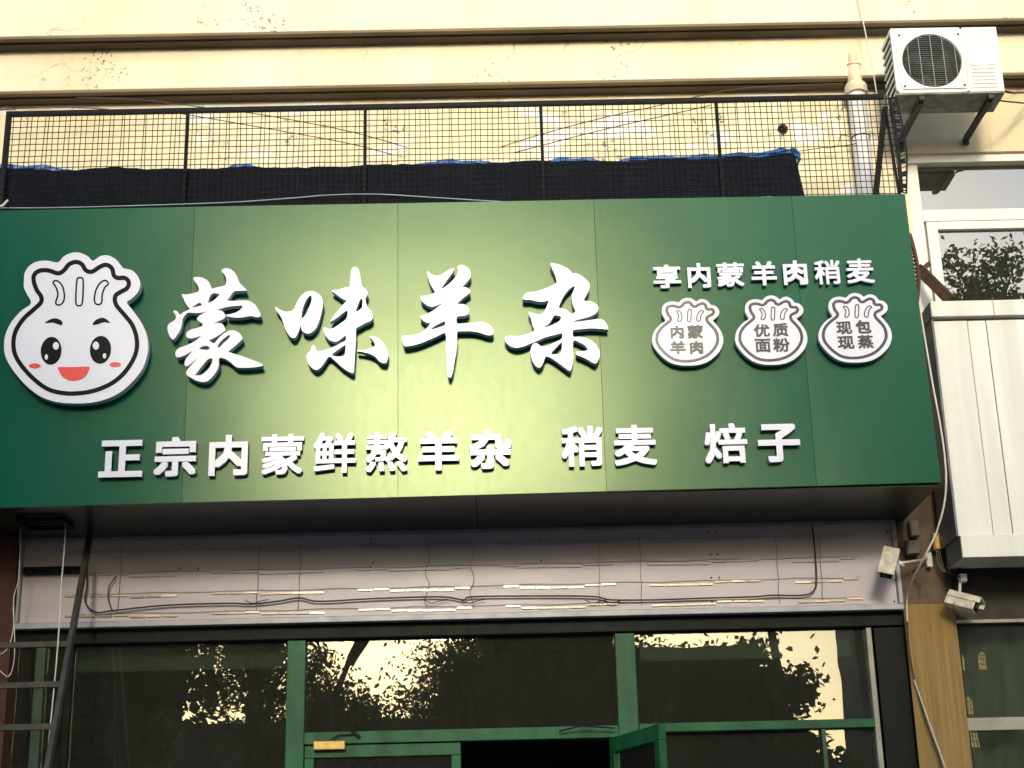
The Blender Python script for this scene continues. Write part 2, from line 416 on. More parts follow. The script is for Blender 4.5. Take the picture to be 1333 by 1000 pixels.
xs0 = P(1208, 330, yw).x; xs1 = P(1224, 345, yw).x
MB().box(xa + .021, xs0, yw - .01, yw + .02, zw0, zm0 - .001).build('frame', M['alu'], Wn, .003)
MB().box(xs0, xs1, yw - .045, yw + .02, zw0, zm0 - .001).build('frame', M['whiteframe'], Wn, .004)
MB().box(xs1, xw1, yw - .045, yw + .02, P(1280, 301, yw).z, zm0 - .001).build('frame', M['whiteframe'], Wn, .004)
MB().box(xa + .02, xw1, yw, yw + .006, zm1, zt).build('pane', M['glass_up'], Wn)
MB().box(xs1, xw1, yw - .01, yw - .004, zw0, P(1280, 301, yw).z).build('pane', M['glass_up'], Wn)
for xx in (xw1 + .05,):
    pass
MB().box(xa - .1, xw1, yw + .9, yw + .95, zw0 - .3, zw1 + .3).build('room_wall', M['blind'], B)
# curtain inside
mb = MB(); xk0, xk1 = P(1196, 240, yw + .1).x, P(1219, 240, yw + .1).x
n = 14; vs = []; fs = []
for i in range(n + 1):
    x = xk0 + (xk1 - xk0) * i / n; y = yw + .12 + .02 * math.sin(i * 1.7)
    vs += [(x, y, zm0), (x, y, zt + .1)]
fs = [(2 * i, 2 * i + 2, 2 * i + 3, 2 * i + 1) for i in range(n)]
o = MB().add(vs, fs, True).build('curtain', M['curtainw']); o.modifiers.new('s', 'SOLIDIFY').thickness = .004
tag(o, 'narrow white curtain behind the left edge of the upper right window', 'curtain')

# ------------------------------------------------------------------ white clad box under the upper right window
YB = 9.42
A = empty('balcony', (3.2, YB, 3.4), 'white metal clad balcony box jutting out below the upper right window', 'balcony')
pl = [P(1213, 417, YB), P(1250, 697, YB)]
zt1, zt0 = P(1270, 391, YB - .03).z, P(1270, 411, YB - .03).z
zp1, zp0 = P(1230, 418, YB).z, P(1290, 697, YB).z
zq1, zq0 = zp0 - .001, P(1290, 725, YB - .03).z
xb = (pl[0].x + pl[1].x) / 2
seams = [P(1270 + 13, 560, YB).x - .10, P(1305, 560, YB).x - .10, P(1420, 560, YB).x, P(1520, 560, YB).x, 5.0]
seams = [P(1277, 560, YB).x, P(1302, 560, YB).x, P(1395, 560, YB).x, P(1495, 560, YB).x, 5.0]
xx = xb
for i, s_ in enumerate(seams):
    o = MB().box(xx, s_ - .004, YB + .004 * (i % 2), YB + .03, zp0, zp1).build('panel', M['boxpanel'], A, .003); xx = s_
MB().box(xb + .001, 5.0, YB + .032, YB + .05, zp0, zp1 + .02).build('backing', M['boxside'], A)
xcap = P(1212, 400, YB - .03).x
for i, (a, b) in enumerate(((xcap, P(1291, 400, YB).x), (P(1291, 400, YB).x + .003, P(1430, 400, YB).x), (P(1430, 400, YB).x + .003, 5.0))):
    MB().box(a, b, YB - .03, YB + .2, zt0, zt1).build('top_cap', M['boxpanel'], A, .004)
xbt = P(1252, 712, YB - .03).x
MB().box(xbt, 5.0, YB - .03, YB + .30, zq0, zq1).build('bottom_trim', M['boxpanel'], A, .004)
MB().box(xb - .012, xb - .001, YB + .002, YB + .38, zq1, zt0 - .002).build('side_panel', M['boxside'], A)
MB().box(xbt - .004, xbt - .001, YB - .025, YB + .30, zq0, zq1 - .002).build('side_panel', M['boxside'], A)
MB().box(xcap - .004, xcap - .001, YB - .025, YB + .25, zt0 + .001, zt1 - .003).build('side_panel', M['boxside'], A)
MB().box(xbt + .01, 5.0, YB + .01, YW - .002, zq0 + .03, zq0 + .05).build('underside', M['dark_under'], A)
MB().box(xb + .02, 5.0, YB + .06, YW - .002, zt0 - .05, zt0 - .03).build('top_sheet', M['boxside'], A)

# ------------------------------------------------------------------ right ground-floor window with curtains
G = empty('window', (3.3, 10.0, 1.2), 'curtained ground floor window right of the brown pillar', 'window')
def gx(px, py, Y=10.0): return P(px, py, Y).x
ztr1, ztr0 = P(1300, 934, 9.98).z, P(1300, 951, 9.98).z
MB().box(xc1 + .003, 5.0, 9.97, 10.02, ztr0, ztr1).build('transom', M['alu'], G, .004)
MB().box(xc1 + .003, xc1 + .03, 9.975, 10.03, 1.2, ztr0 - .001).build('frame', M['frame_dark'], G)
MB().box(xc1 + .003, xc1 + .03, 9.975, 10.03, ztr1 + .001, zh - .001).build('frame', M['frame_dark'], G)
MB().box(xc1 + .031, 5.0, 10.0, 10.006, ztr1 + .002, zh - .002).build('pane', M['glass'], G)
MB().box(xc1 + .031, 5.0, 10.0, 10.006, 1.2, ztr0 - .002).build('pane', M['glass'], G)
vs = []; N = 90
for i in range(N + 1):
    x = xc1 - .1 + (5.0 - xc1) * i / N
    y = 10.22 + .035 * math.sin(i * .62) + .02 * math.sin(i * 1.9 + 1) + .01 * random.random()
    vs += [(x, y, .8), (x + .01 * math.sin(i), y + .02, 2.2), (x, y, 3.6)]
fs = []
for i in range(N):
    fs += [(3 * i, 3 * i + 3, 3 * i + 4, 3 * i + 1), (3 * i + 1, 3 * i + 4, 3 * i + 5, 3 * i + 2)]
o = MB().add(vs, fs, True).build('curtain', M['curtain']); o.modifiers.new('s', 'SOLIDIFY').thickness = .004
tag(o, 'olive grey curtain hanging in folds behind the lower right window', 'curtain')

# ------------------------------------------------------------------ dark shop interior
mb = MB()
z0, z1 = .3, P(600, 800, YG).z + .25
mb.box(XL, 5.2, 13.0, 13.1, z0, z1); mb.box(XL, XL + .1, 10.35, 12.99, z0, z1); mb.box(5.1, 5.2, 10.35, 12.99, z0, z1)
mb.box(XL, 5.2, 10.35, 13.1, z1 + .001, z1 + .1)
mb.box(xc0 + .02, xc0 + .1, 10.31, 12.99, z0, z1)
struct('interior_walls', mb, M['room'])
struct('interior_floor', MB().box(XL, 5.2, 10.0, 13.1, .2, .3), M['room'])

# ------------------------------------------------------------------ shopfront
F = empty('shopfront', (0, YG, .3), 'green framed glass shopfront with open door under the light box', 'shopfront')
zhd1 = P(600, 797, YG).z; zhd0 = P(600, 822, YG - .05).z
def fbar(a, b, y0, y1, mat='green', name='mullion', bev=.004, par=F):
    """bar between two photograph corners; a,b pixel pairs on plane y0"""
    p, q = P(a[0], a[1], y0), P(b[0], b[1], y0)
    return MB().box(min(p.x, q.x), max(p.x, q.x), y0, y1, min(p.z, q.z), max(p.z, q.z)).build(name, M[mat], par, bev)
MB().box(P(20, 815, 9.93).x, P(1178, 815, 9.93).x, 9.93, 10.06, P(600, 827, 9.93).z, P(600, 802, 9.93).z).build('header_beam', M['frame_dark'], F, .004)
zH = P(600, 828, 9.93).z - .001
zT1, zT0 = P(600, 949, 9.95).z, P(600, 965, 9.95).z
ZB = .32
def vbar(xa_, xb_, y, mat, z0=ZB, z1=None, Y0=9.95, Y1=10.05, name='mullion'):
    p, q = P(xa_, y, Y0).x, P(xb_, y, Y0).x
    return MB().box(p, q, Y0, Y1, z0, z1 or zH).build(name, M[mat], F, .004), p, q
_, xA0, xA1 = vbar(373, 397, 890, 'green')
_, xB0, xB1 = vbar(803, 829, 890, 'green')
_, xC0, xC1 = vbar(1133, 1140, 880, 'alu')
vbar(1143, 1186, 880, 'frame_dark', Y0=9.955)
vbar(43, 56, 900, 'greendark')
vbar(84, 92, 900, 'frame_dark')
MB().box(xA1 + .001, xB0 - .001, 9.94, 10.05, zT0, zT1).build('transom', M['green'], F, .004)
zR1, zR0 = P(1000, 938.5, 9.95).z, P(1000, 950, 9.95).z
MB().box(xB1 + .001, xC0 - .001, 9.94, 10.05, zR0, zR1).build('transom', M['green'], F, .004)
vbar(1071, 1077, 975, 'greendark', z1=zR0 - .001)
xL0 = P(92, 900, 9.95).x
zg = 10.0
def pane(x0, x1, z0, z1, y=10.0): return MB().box(x0 + .002, x1 - .002, y, y + .006, z0 + .002, z1 - .002).build('pane', M['glass'], F)
pane(xL0, xA0, ZB, zH)
pane(xA1, xB0, zT1, zH)
pane(xB1, xC0, zR1, zH)
xm0, xm1 = P(1071, 975, 9.95).x, P(1077, 975, 9.95).x
pane(xB1, xm0, ZB, zR0); pane(xm1, xC0, ZB, zR0)
pane(P(56, 900, 9.95).x, P(84, 900, 9.95).x, ZB, zH)
pane(xl1, P(43, 900, 9.95).x, ZB, zH)
# roller blinds / bulkheads seen behind the glass
for (a, b, c, d, Yb, lab) in ((92, 372, 828, 868, 10.12, 'grey roller blind rolled down a little behind the left shop pane'),
                         (832, 1108, 824, 853, 10.12, 'grey roller blind rolled down a little behind the right shop pane')):
    p, q = P(a, c, Yb), P(b, d, Yb)
    o = MB(); o.box(p.x, q.x, Yb, Yb + .004, q.z, p.z + .1); o.tube([(p.x, Yb, q.z), (q.x, Yb, q.z)], .010, 8)
    tag(o.build('roller_blind', M['blind']), lab, 'blind')
# closed door leaf (left) with its closer
D = empty('door', (P(480, 990, 9.96).x, 9.96, .3), None, None); D.parent = F; D.matrix_parent_inverse = Matrix.Translation(-F.location)
def dpart(mb, name, mat, bev=0):
    o = mb.build(name, mat, None, bev); o.parent = D; o.matrix_parent_inverse = Matrix.Translation(-D.location); return o
dx0, dx1 = xA1 + .004, P(600, 980, 9.96).x
zd1 = zT0 - .006; zd0 = P(500, 985, 9.96).z
dpart(MB().box(dx0, dx1, 9.955, 10.0, zd0, zd1), 'rail', M['green'], .004)
dpart(MB().box(dx0, dx0 + .06, 9.955, 10.0, ZB, zd0 - .001), 'stile', M['green'], .004)
dpart(MB().box(dx1 - .06, dx1, 9.955, 10.0, ZB, zd0 - .001), 'stile', M['green'], .004)
dpart(MB().box(dx0 + .062, dx1 - .062, 9.975, 9.981, ZB, zd0 - .002), 'pane', M['glass'])
p, q = P(408, 965, 9.90), P(449, 975.5, 9.90)
dpart(MB().box(p.x, q.x, 9.90, 9.953, q.z, p.z), 'door_closer', M['brass'], .005)
dpart(MB().bar(P(428, 965, 9.91), P(440, 957, 9.92), .012, .006).bar(P(440, 957, 9.92), P(464, 956, 9.93), .012, .006), 'closer_arm', M['darkmetal'])
dpart(MB().bar(P(458, 951, 9.925), P(468, 960, 9.925), .02, .02), 'closer_bracket', M['darkmetal'])
# open door leaf (right), swung outwards
hin = Vector((P(797, 960, 9.94).x, 9.94, 0)); zt_o = zd1
e = P(861, 934, 9.35)
for yy in np.arange(9.2, 9.9, .02):
    e2 = P(861, 934, yy)
    if abs(e2.z - zt_o) < abs(e.z - zt_o): e = e2
D2 = empty('door', (hin.x, hin.y, .3)); D2.parent = F; D2.matrix_parent_inverse = Matrix.Translation(-F.location)
dd = Vector((e.x - hin.x, e.y - hin.y, 0)); L = dd.length; ux = dd.normalized(); nx = Vector((ux.y, -ux.x, 0))
def leaf(a, b, z0, z1, th, name, mat, off=0):
    p = hin + ux * a + nx * (off - th / 2); q = hin + ux * b + nx * (off - th / 2)
    v = [p, q, q + nx * th, p + nx * th]
    o = MB().hexa([(k.x, k.y, z0) for k in v] + [(k.x, k.y, z1) for k in v]).build(name, M[mat], None, .003)
    o.parent = D2; o.matrix_parent_inverse = Matrix.Translation(-D2.location)
leaf(0, L, zt_o - .09, zt_o, .045, 'rail', 'green')
leaf(L - .075, L, ZB, zt_o - .091, .045, 'stile', 'green')
leaf(0, .075, ZB, zt_o - .091, .045, 'stile', 'green')
leaf(.076, L - .076, ZB, zt_o - .092, .006, 'pane', 'glass')
o = MB().bar(P(728, 952, 9.9), P(757, 945, 9.86), .014, .008).bar(P(757, 945, 9.86), P(800, 948, 9.88), .014, .008).build('closer_arm', M['darkmetal'], None)
o.parent = D2; o.matrix_parent_inverse = Matrix.Translation(-D2.location)

# ------------------------------------------------------------------ old light box above the shopfront
LB = empty('light_box', (0, YL, 3.2), 'opened light box with milky backing and rows of LED strips under the sign', 'light box')
xlb0, xlb1 = P(24, 750, YL).x, P(1171, 735, YL).x
zl1, zl0 = P(666, 690, YL).z, P(666, 801, YL).z
MB().box(xlb0 + .02, xlb1 - .03, YL + .03, YL + .06, zl0 + .02, zl1 - .005).build('backing_sheet', M['lightbox'], LB)
MB().box(xlb0, xlb1, YL - .012, YL + .06, zl0 - .02, zl0 + .018).build('frame', M['lbframe'], LB, .004)
MB().box(xlb0, xlb1, YL + .0, YL + .06, zl1 - .004, zl1 + .016).build('frame', M['lbframe'], LB, .004)
MB().box(xlb1 - .028, xlb1, YL - .01, YL + .06, zl0 + .019, zl1 - .005).build('frame', M['lbframe'], LB, .004)
MB().box(xlb0, xlb0 + .018, YL - .01, YL + .06, zl0 + .019, zl1 - .005).build('frame', M['lbframe'], LB, .004)
p, q = P(25, 739, YL - .01), P(107, 746, YL - .01)
MB().box(p.x + .03, q.x, YL - .02, YL + .029, q.z, p.z).build('bracket', M['darkmetal'], LB)
ysh = YL + .03
led_me = {}
for r_i, py in enumerate((708, 737, 764, 790)):
    z = P(666, py, ysh).z
    x = P(95, py, ysh).x; xend = P(1120, py, ysh).x; k = 0
    pts = [(x + (xend - x) * i / 60, ysh - .008 - .003 * random.random(), z + .009 + .003 * math.sin(i * .9 + r_i) + .003 * random.random()) for i in range(61)]
    strip = MB().tube(pts, .0016, 4).build('led_strip', M['ledwire'], LB)
    mt = M['led'] if r_i > 1 else M['led_dull']
    if mt.name not in led_me:
        mm = MB().box(-.046, .046, -.006, .006, -.0055, .0055); o0 = mm.build('led_module', mt); led_me[mt.name] = o0.data; bpy.data.objects.remove(o0)
    while x < xend:
        if k % 9 < 7:
            o = bpy.data.objects.new('led_module', led_me[mt.name]); C.objects.link(o); o.parent = strip
            o.location = (x, ysh - .007, z + .002 * math.sin(k * .9 + r_i) - (.012 if (k // 4) % 2 else 0)); o.rotation_euler = (random.uniform(-.02, .02), random.uniform(-.012, .012), random.uniform(-.02, .02))
        x += .103; k += 1
for px in (338, 392, 557, 615, 779, 833, 1010, 1066, 160):
    pts = []
    for i in range(9):
        f = i / 8
        q = P(px + (px - 666) * .014 * f, 703 + 88 * f - (px - 666) * .014, ysh - .012)
        q.x += .012 * math.sin(i * 1.9 + px) * (.2 + (px in (557, 615)) * 1.0)
        pts.append(tuple(q))
    MB().tube(smooth_path(pts, 4), .0026, 5).build('drop_wire', M['ledwire'], LB)
cpts = [(113, 735), (113, 762), (111, 784), (124, 797), (148, 795), (216, 788), (300, 785.5), (324, 786.5), (361, 783), (389, 778.5), (416, 783), (484, 779.5), (572, 777),
        (603, 781), (614, 777), (680, 776), (769, 776.5), (796, 781), (850, 781), (912, 779), (980, 777), (1005, 775), (1045, 775), (1059, 769), (1063, 755), (1061, 720), (1057, 684)]
cable('cable', cpts, .0055, M['cable_black'], 'black cable sagging along the bottom of the light box', Y=YL - .005)
cable('cable', [(146, 795), (141, 780), (142, 764), (151, 751)], .0045, M['cable_black'], 'short black cable stub branching up at the left end of the light box', Y=YL - .006)
for px in (331, 564, 612, 774, 798):
    a = P(px, 782, YL - .006)
    o = MB().tube(smooth_path([(a.x - .06, a.y, a.z + .005), (a.x - .01, a.y - .006, a.z - .018), (a.x + .03, a.y, a.z - .006), (a.x + .09, a.y, a.z + .006)], 4), .003, 5).build('drop_wire', M['cable_black'], LB)
# screws on the backing sheet
for px, py in ((483, 701), (484, 707), (482, 738), (485, 733), (702, 702), (704, 730), (922, 693), (933, 693), (925, 722), (934, 722), (926, 752), (936, 752), (927, 784), (937, 784), (236, 709), (254, 709), (234, 741), (258, 741), (1155, 693), (1164, 783)):
    p = P(px, py, ysh - .003)
    MB().tube([(p.x, ysh + .001, p.z), (p.x, ysh - .006, p.z)], .006, 6).build('screw', M['cable_black'], LB)

# ------------------------------------------------------------------ the green sign
SG = empty('signboard', (0, YS, 3.9), 'long green shop signboard with raised white Chinese characters and dumpling badges', 'signboard')
zst = P(666, 264, YS).z; 
def zline(pxa, pya, pxb, pyb, Y, x):
    a, b = P(pxa, pya, Y), P(pxb, pyb, Y); return a.z + (b.z - a.z) * (x - a.x) / (b.x - a.x)
xsR_t, xsR_b = P(1178, 252.5, YS).x, P(1225, 628, YS).x
cuts = [P(-190, 400, YS).x, P(-14, 400, YS).x, P(248, 400, YS).x, P(518, 400, YS).x, P(779, 400, YS).x, P(1043, 400, YS).x, None]
for i in range(6):
    a, b = cuts[i], cuts[i + 1]
    bt, bb = (b, b) if b is not None else (xsR_t, xsR_b)
    g = .0006
    zt_ = lambda x: zline(0, 274, 1178, 252.5, YS, x); zb_ = lambda x: zline(0, 661, 1225, 628, YS, x)
    tilt = (0, .004, -.003, .002, -.004, .003)[i]
    mb = MB()
    loop = [(a + g, zb_(a)), (bb - g, zb_(bb)), (bt - g, zt_(bt)), (a + g, zt_(a))]
    yt = [YS + tilt, YS - tilt, YS - tilt * .5, YS + tilt * .7]
    vs = [(x, y, z) for (x, z), y in zip(loop, yt)] + [(x, YS + .03, z) for x, z in loop]
    mb.add(vs, [(0, 1, 2, 3), (7, 6, 5, 4), (0, 4, 5, 1), (1, 5, 6, 2), (2, 6, 7, 3), (3, 7, 4, 0)])
    mb.build('panel', M['sign'], SG, .0007)
zbL = P(600, 645, YS).z
MB().box(cuts[0], xsR_b - .03, YS + .032, YS + .06, zbL + .03, zst - .03).build('backing', M['seam'], SG)
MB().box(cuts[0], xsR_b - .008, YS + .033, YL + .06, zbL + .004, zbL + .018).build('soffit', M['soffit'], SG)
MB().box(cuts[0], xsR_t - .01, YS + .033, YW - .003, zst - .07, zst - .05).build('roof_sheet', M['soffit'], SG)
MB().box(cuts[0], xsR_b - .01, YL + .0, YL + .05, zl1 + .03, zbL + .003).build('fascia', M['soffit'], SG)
for px in (620,):
    x = P(px, 660, 9.3).x
    MB().box(x, x + .006, YS + .04, YL, zbL + .000, zbL + .0035).build('joint_strip', M['darkmetal'], SG)
# dark reddish side cheek to the right of the light box
MB().box(xlb1 + .002, xc0 - .002, YL + .04, YL + .09, P(1180, 1000, 9.9).z - 2, zl1 + .1).build('side_cheek', M['frame_dark'], B)

def region(shape, y_front, depth, name, mat, parent, sidemat=None, res=4, smooth=True, par_inv=None):
    """closed outlines (first outer, others holes) given as pixel lists -> extruded solid"""
    cu = bpy.data.curves.new(name, 'CURVE'); cu.dimensions = '2D'; cu.fill_mode = 'BOTH'; cu.extrude = depth / 2
    cu.bevel_depth = 0
    for loop in shape:
        q = [P(x, y, y_front) for x, y in loop]; q = [(a.x, a.z) for a in q]
        if smooth: q = smooth_path(q, res, True)
        sp = cu.splines.new('POLY'); sp.points.add(len(q) - 1)
        for pt, (x, z) in zip(sp.points, q): pt.co = (x, z, 0, 1)
        sp.use_cyclic_u = True
    return curve_to(cu, name, y_front, depth, mat, parent, sidemat)
def curve_to(cu, name, y_front, depth, mat, parent, sidemat=None):
    ob = bpy.data.objects.new('tmp', cu); C.objects.link(ob)
    dg = bpy.context.evaluated_depsgraph_get(); me = bpy.data.meshes.new_from_object(ob.evaluated_get(dg))
    bpy.data.objects.remove(ob)
    # curve xy -> world xz ; front (towards camera) is local -? -> place
    for v in me.vertices:
        x, y, z = v.co; v.co = (x, y_front + depth / 2 - z, y)
    me.materials.clear(); me.materials.append(mat)
    if sidemat: me.materials.append(sidemat)
    me.update()
    for p in me.polygons:
        p.use_smooth = False
        if sidemat and abs(p.normal.y) < .5: p.material_index = 1
    me.name = name
    o = bpy.data.objects.new(name, me); C.objects.link(o)
    if parent is not None:
        o.parent = parent; o.matrix_parent_inverse = Matrix.Translation(-root_loc(parent)) if parent.type == 'EMPTY' else Matrix.Identity(4)
    return o

def Z(ox, oy, s, pts): return [(ox + x / s, oy + y / s) for x, y in pts]
BR = []
k = (215, 345, 6.246)
BR.append(('large white brush-script character with grass strokes on top', [[
 (135,238),(170,240),(215,232),(262,220),(275,203),(270,180),(255,150),(232,118),(232,103),(260,97),(300,102),(335,120),(358,145),(372,175),(380,192),(420,182),(480,168),(495,150),(498,125),(492,95),(478,72),(460,55),(462,38),(490,27),(525,32),(560,58),(585,95),(600,140),(620,160),(645,185),(662,208),(620,210),(570,212),(545,230),(525,262),(505,288),(560,292),(620,288),(680,292),(725,318),(750,350),(768,385),(777,405),(770,420),(745,425),(715,418),(690,415),(640,425),(590,428),(540,425),(505,418),(497,405),(530,400),(570,388),(605,368),(628,345),(625,332),(580,332),(520,338),(470,350),(420,365),(350,378),(295,388),(240,390),(190,388),(165,405),(148,430),(140,450),(135,490),(118,540),(90,580),(65,607),(40,585),(25,550),(18,510),(30,480),(60,460),(80,445),(88,425),(82,400),(65,380),(75,370),(95,375),(112,395),(122,405),(150,383),(198,358),(186,340),(165,310),(150,275)],
 [(222,346),(275,308),(298,325),(262,338)], [(350,305),(360,265),(380,235),(410,230),(440,240),(420,265),(390,290),(365,303)]], k))
BR.append((None, [[
 (258,435),(290,405),(340,382),(400,368),(450,370),(478,388),(490,412),(480,435),(430,460),(390,478),(430,472),(465,480),(482,505),(490,530),(470,548),(430,575),(385,600),(358,612),(375,625),(400,635),(430,600),(470,562),(510,538),(550,530),(590,545),(615,570),(628,600),(600,630),(560,665),(530,690),(515,705),(560,722),(620,740),(680,762),(740,785),(790,808),(785,822),(740,830),(680,835),(600,835),(570,825),(530,790),(490,765),(455,755),(436,765),(437,810),(425,850),(400,890),(370,925),(335,948),(290,950),(240,935),(200,910),(175,895),(172,870),(190,840),(225,800),(264,754),(225,790),(185,820),(165,822),(158,795),(170,762),(200,725),(217,700),(170,730),(125,748),(95,750),(82,725),(90,695),(120,672),(180,650),(240,620),(290,578),(250,590),(205,598),(180,590),(170,570),(178,545),(210,525),(260,512),(300,495),(305,478),(275,460)],
 [(275,680),(310,660),(345,660),(362,675),(345,690),(305,688)], [(428,660),(445,630),(480,595),(515,572),(530,575),(510,605),(470,640),(440,672)],
 [(245,895),(270,860),(310,810),(345,770),(380,760),(378,800),(355,840),(320,875),(285,895)]], k))
k = (355, 345, 6.665)
BR.append(('loop shaped left stroke of the second large brush-script character', [[
 (20,370),(35,368),(60,385),(95,402),(135,405),(165,395),(190,370),(210,325),(240,275),(280,240),(325,225),(370,235),(410,262),(432,300),(435,350),(425,400),(410,460),(385,530),(350,575),(310,595),(270,585),(250,560),(243,515),(235,550),(215,600),(195,630),(165,632),(135,600),(105,545),(85,480),(60,430),(30,395)],
 [(250,465),(252,420),(265,365),(290,305),(320,268),(335,270),(338,300),(325,350),(300,410),(270,450)]], k))
BR.append(('tall right body of the second large brush-script character', [[
 (680,60),(685,35),(705,17),(730,20),(748,45),(758,90),(768,145),(775,185),(800,200),(822,235),(822,262),(803,290),(808,320),(820,365),(850,395),(865,430),(865,465),(840,490),(800,505),(760,530),(722,555),(722,620),(718,700),(713,780),(708,860),(700,935),(660,925),(600,885),(540,830),(490,795),(450,845),(415,890),(380,910),(350,900),(320,870),(300,830),(293,790),(305,765),(330,740),(338,705),(355,693),(370,710),(378,740),(420,745),(480,730),(550,700),(600,672),(632,655),(634,614),(600,635),(560,662),(520,662),(480,640),(455,605),(440,565),(450,540),(470,550),(500,555),(540,540),(590,505),(640,465),(648,395),(600,425),(540,470),(498,490),(530,440),(570,390),(610,345),(638,312),(600,290),(560,260),(510,222),(560,215),(620,198),(665,185),(672,130)],
 [(722,405),(738,350),(760,300),(778,295),(778,340),(772,375)], [(515,780),(560,740),(610,705),(632,695),(628,760),(615,790),(560,795)]], k))
BR.append(('curled right dot of the second large brush-script character', [[
 (840,625),(870,618),(910,630),(950,665),(980,705),(998,750),(1000,800),(985,845),(960,850),(925,835),(890,795),(840,770),(780,755),(735,748),(740,735),(790,738),(840,725),(875,710),(888,690),(870,655)]], k))
k = (515, 340, 6.246)
BR.append(('large white brush-script sheep character, third from the left', [[
 (255,80),(275,92),(310,115),(345,118),(380,105),(430,72),(470,58),(475,72),(450,110),(410,165),(372,225),(410,205),(450,170),(490,125),(508,85),(503,45),(535,30),(575,45),(605,75),(612,110),(600,145),(560,190),(545,208),(580,215),(607,240),(600,262),(560,290),(520,325),(505,348),(550,350),(585,370),(598,400),(590,430),(550,445),(500,452),(498,505),(560,508),(640,500),(700,492),(750,508),(785,540),(797,575),(785,600),(740,600),(680,580),(610,570),(540,570),(500,578),(500,660),(492,740),(478,820),(465,900),(450,940),(430,942),(420,900),(415,800),(408,700),(405,588),(340,610),(260,645),(180,675),(110,690),(70,690),(60,665),(50,612),(110,605),(180,592),(235,562),(282,508),(255,500),(220,480),(198,450),(250,432),(310,400),(360,360),(402,332),(360,350),(300,370),(260,360),(225,335),(205,310),(205,285),(250,280),(310,262),(318,243),(290,200),(270,150),(258,110)],
 [(285,552),(330,520),(380,495),(400,492),(400,520),(350,540),(310,552)]], k))
k = (655, 338, 6.579)
BR.append(('large white brush-script character at the right end of the shop name', [[
 (405,32),(440,33),(490,45),(540,70),(575,95),(595,118),(630,118),(680,145),(720,180),(740,215),(735,260),(715,300),(692,350),(740,355),(785,372),(812,400),(815,430),(790,462),(740,488),(680,505),(620,522),(600,532),(660,530),(740,518),(820,508),(860,520),(885,550),(900,590),(885,598),(800,590),(720,590),(650,598),(600,605),(600,658),(650,660),(710,672),(760,695),(800,735),(825,785),(828,820),(815,860),(795,888),(770,885),(730,860),(680,835),(630,815),(625,790),(660,785),(710,780),(725,765),(700,735),(660,712),(602,695),(600,800),(598,870),(580,945),(560,948),(500,905),(430,855),(368,828),(345,880),(325,915),(305,925),(280,910),(255,875),(240,830),(235,780),(245,740),(270,715),(300,725),(330,745),(380,740),(440,710),(500,678),(503,632),(440,645),(360,665),(280,700),(220,725),(170,745),(110,755),(60,740),(25,710),(12,680),(30,655),(80,655),(140,655),(210,635),(268,606),(250,560),(240,510),(218,465),(222,447),(245,455),(290,468),(330,465),(360,430),(380,380),(388,352),(350,360),(290,358),(240,345),(170,340),(175,310),(210,280),(270,275),(340,255),(400,230),(455,200),(455,165),(440,120),(415,70)],
 [(478,412),(490,370),(520,310),(565,255),(612,225),(605,260),(588,300),(590,350),(600,400),(620,440),(585,465),(550,435),(510,418)],
 [(350,582),(400,540),(435,480),(470,480),(495,490),(490,515),(470,535),(420,560)], [(410,805),(450,755),(500,710),(502,760),(490,805),(450,812)]], k))
# sub-strokes of one character share one parent part
YLF = YS - .075
prev = None
for i, (lab, loops, kk) in enumerate(BR):
    par = SG
    o = region([Z(*kk, l) for l in loops], YLF, .05, 'brush_character', M['white'], par, M['side'], res=3)
    if lab: o['label'] = lab
    if i in (1,):   # lower half of the first character
        o.name = 'brush_stroke'; o.parent = first; o.matrix_parent_inverse = Matrix.Identity(4)
        o.matrix_parent_inverse = (Matrix.Translation(-SG.location)).inverted() @ Matrix.Translation(-SG.location)
    if i == 0: first = o
    # stand-off pins

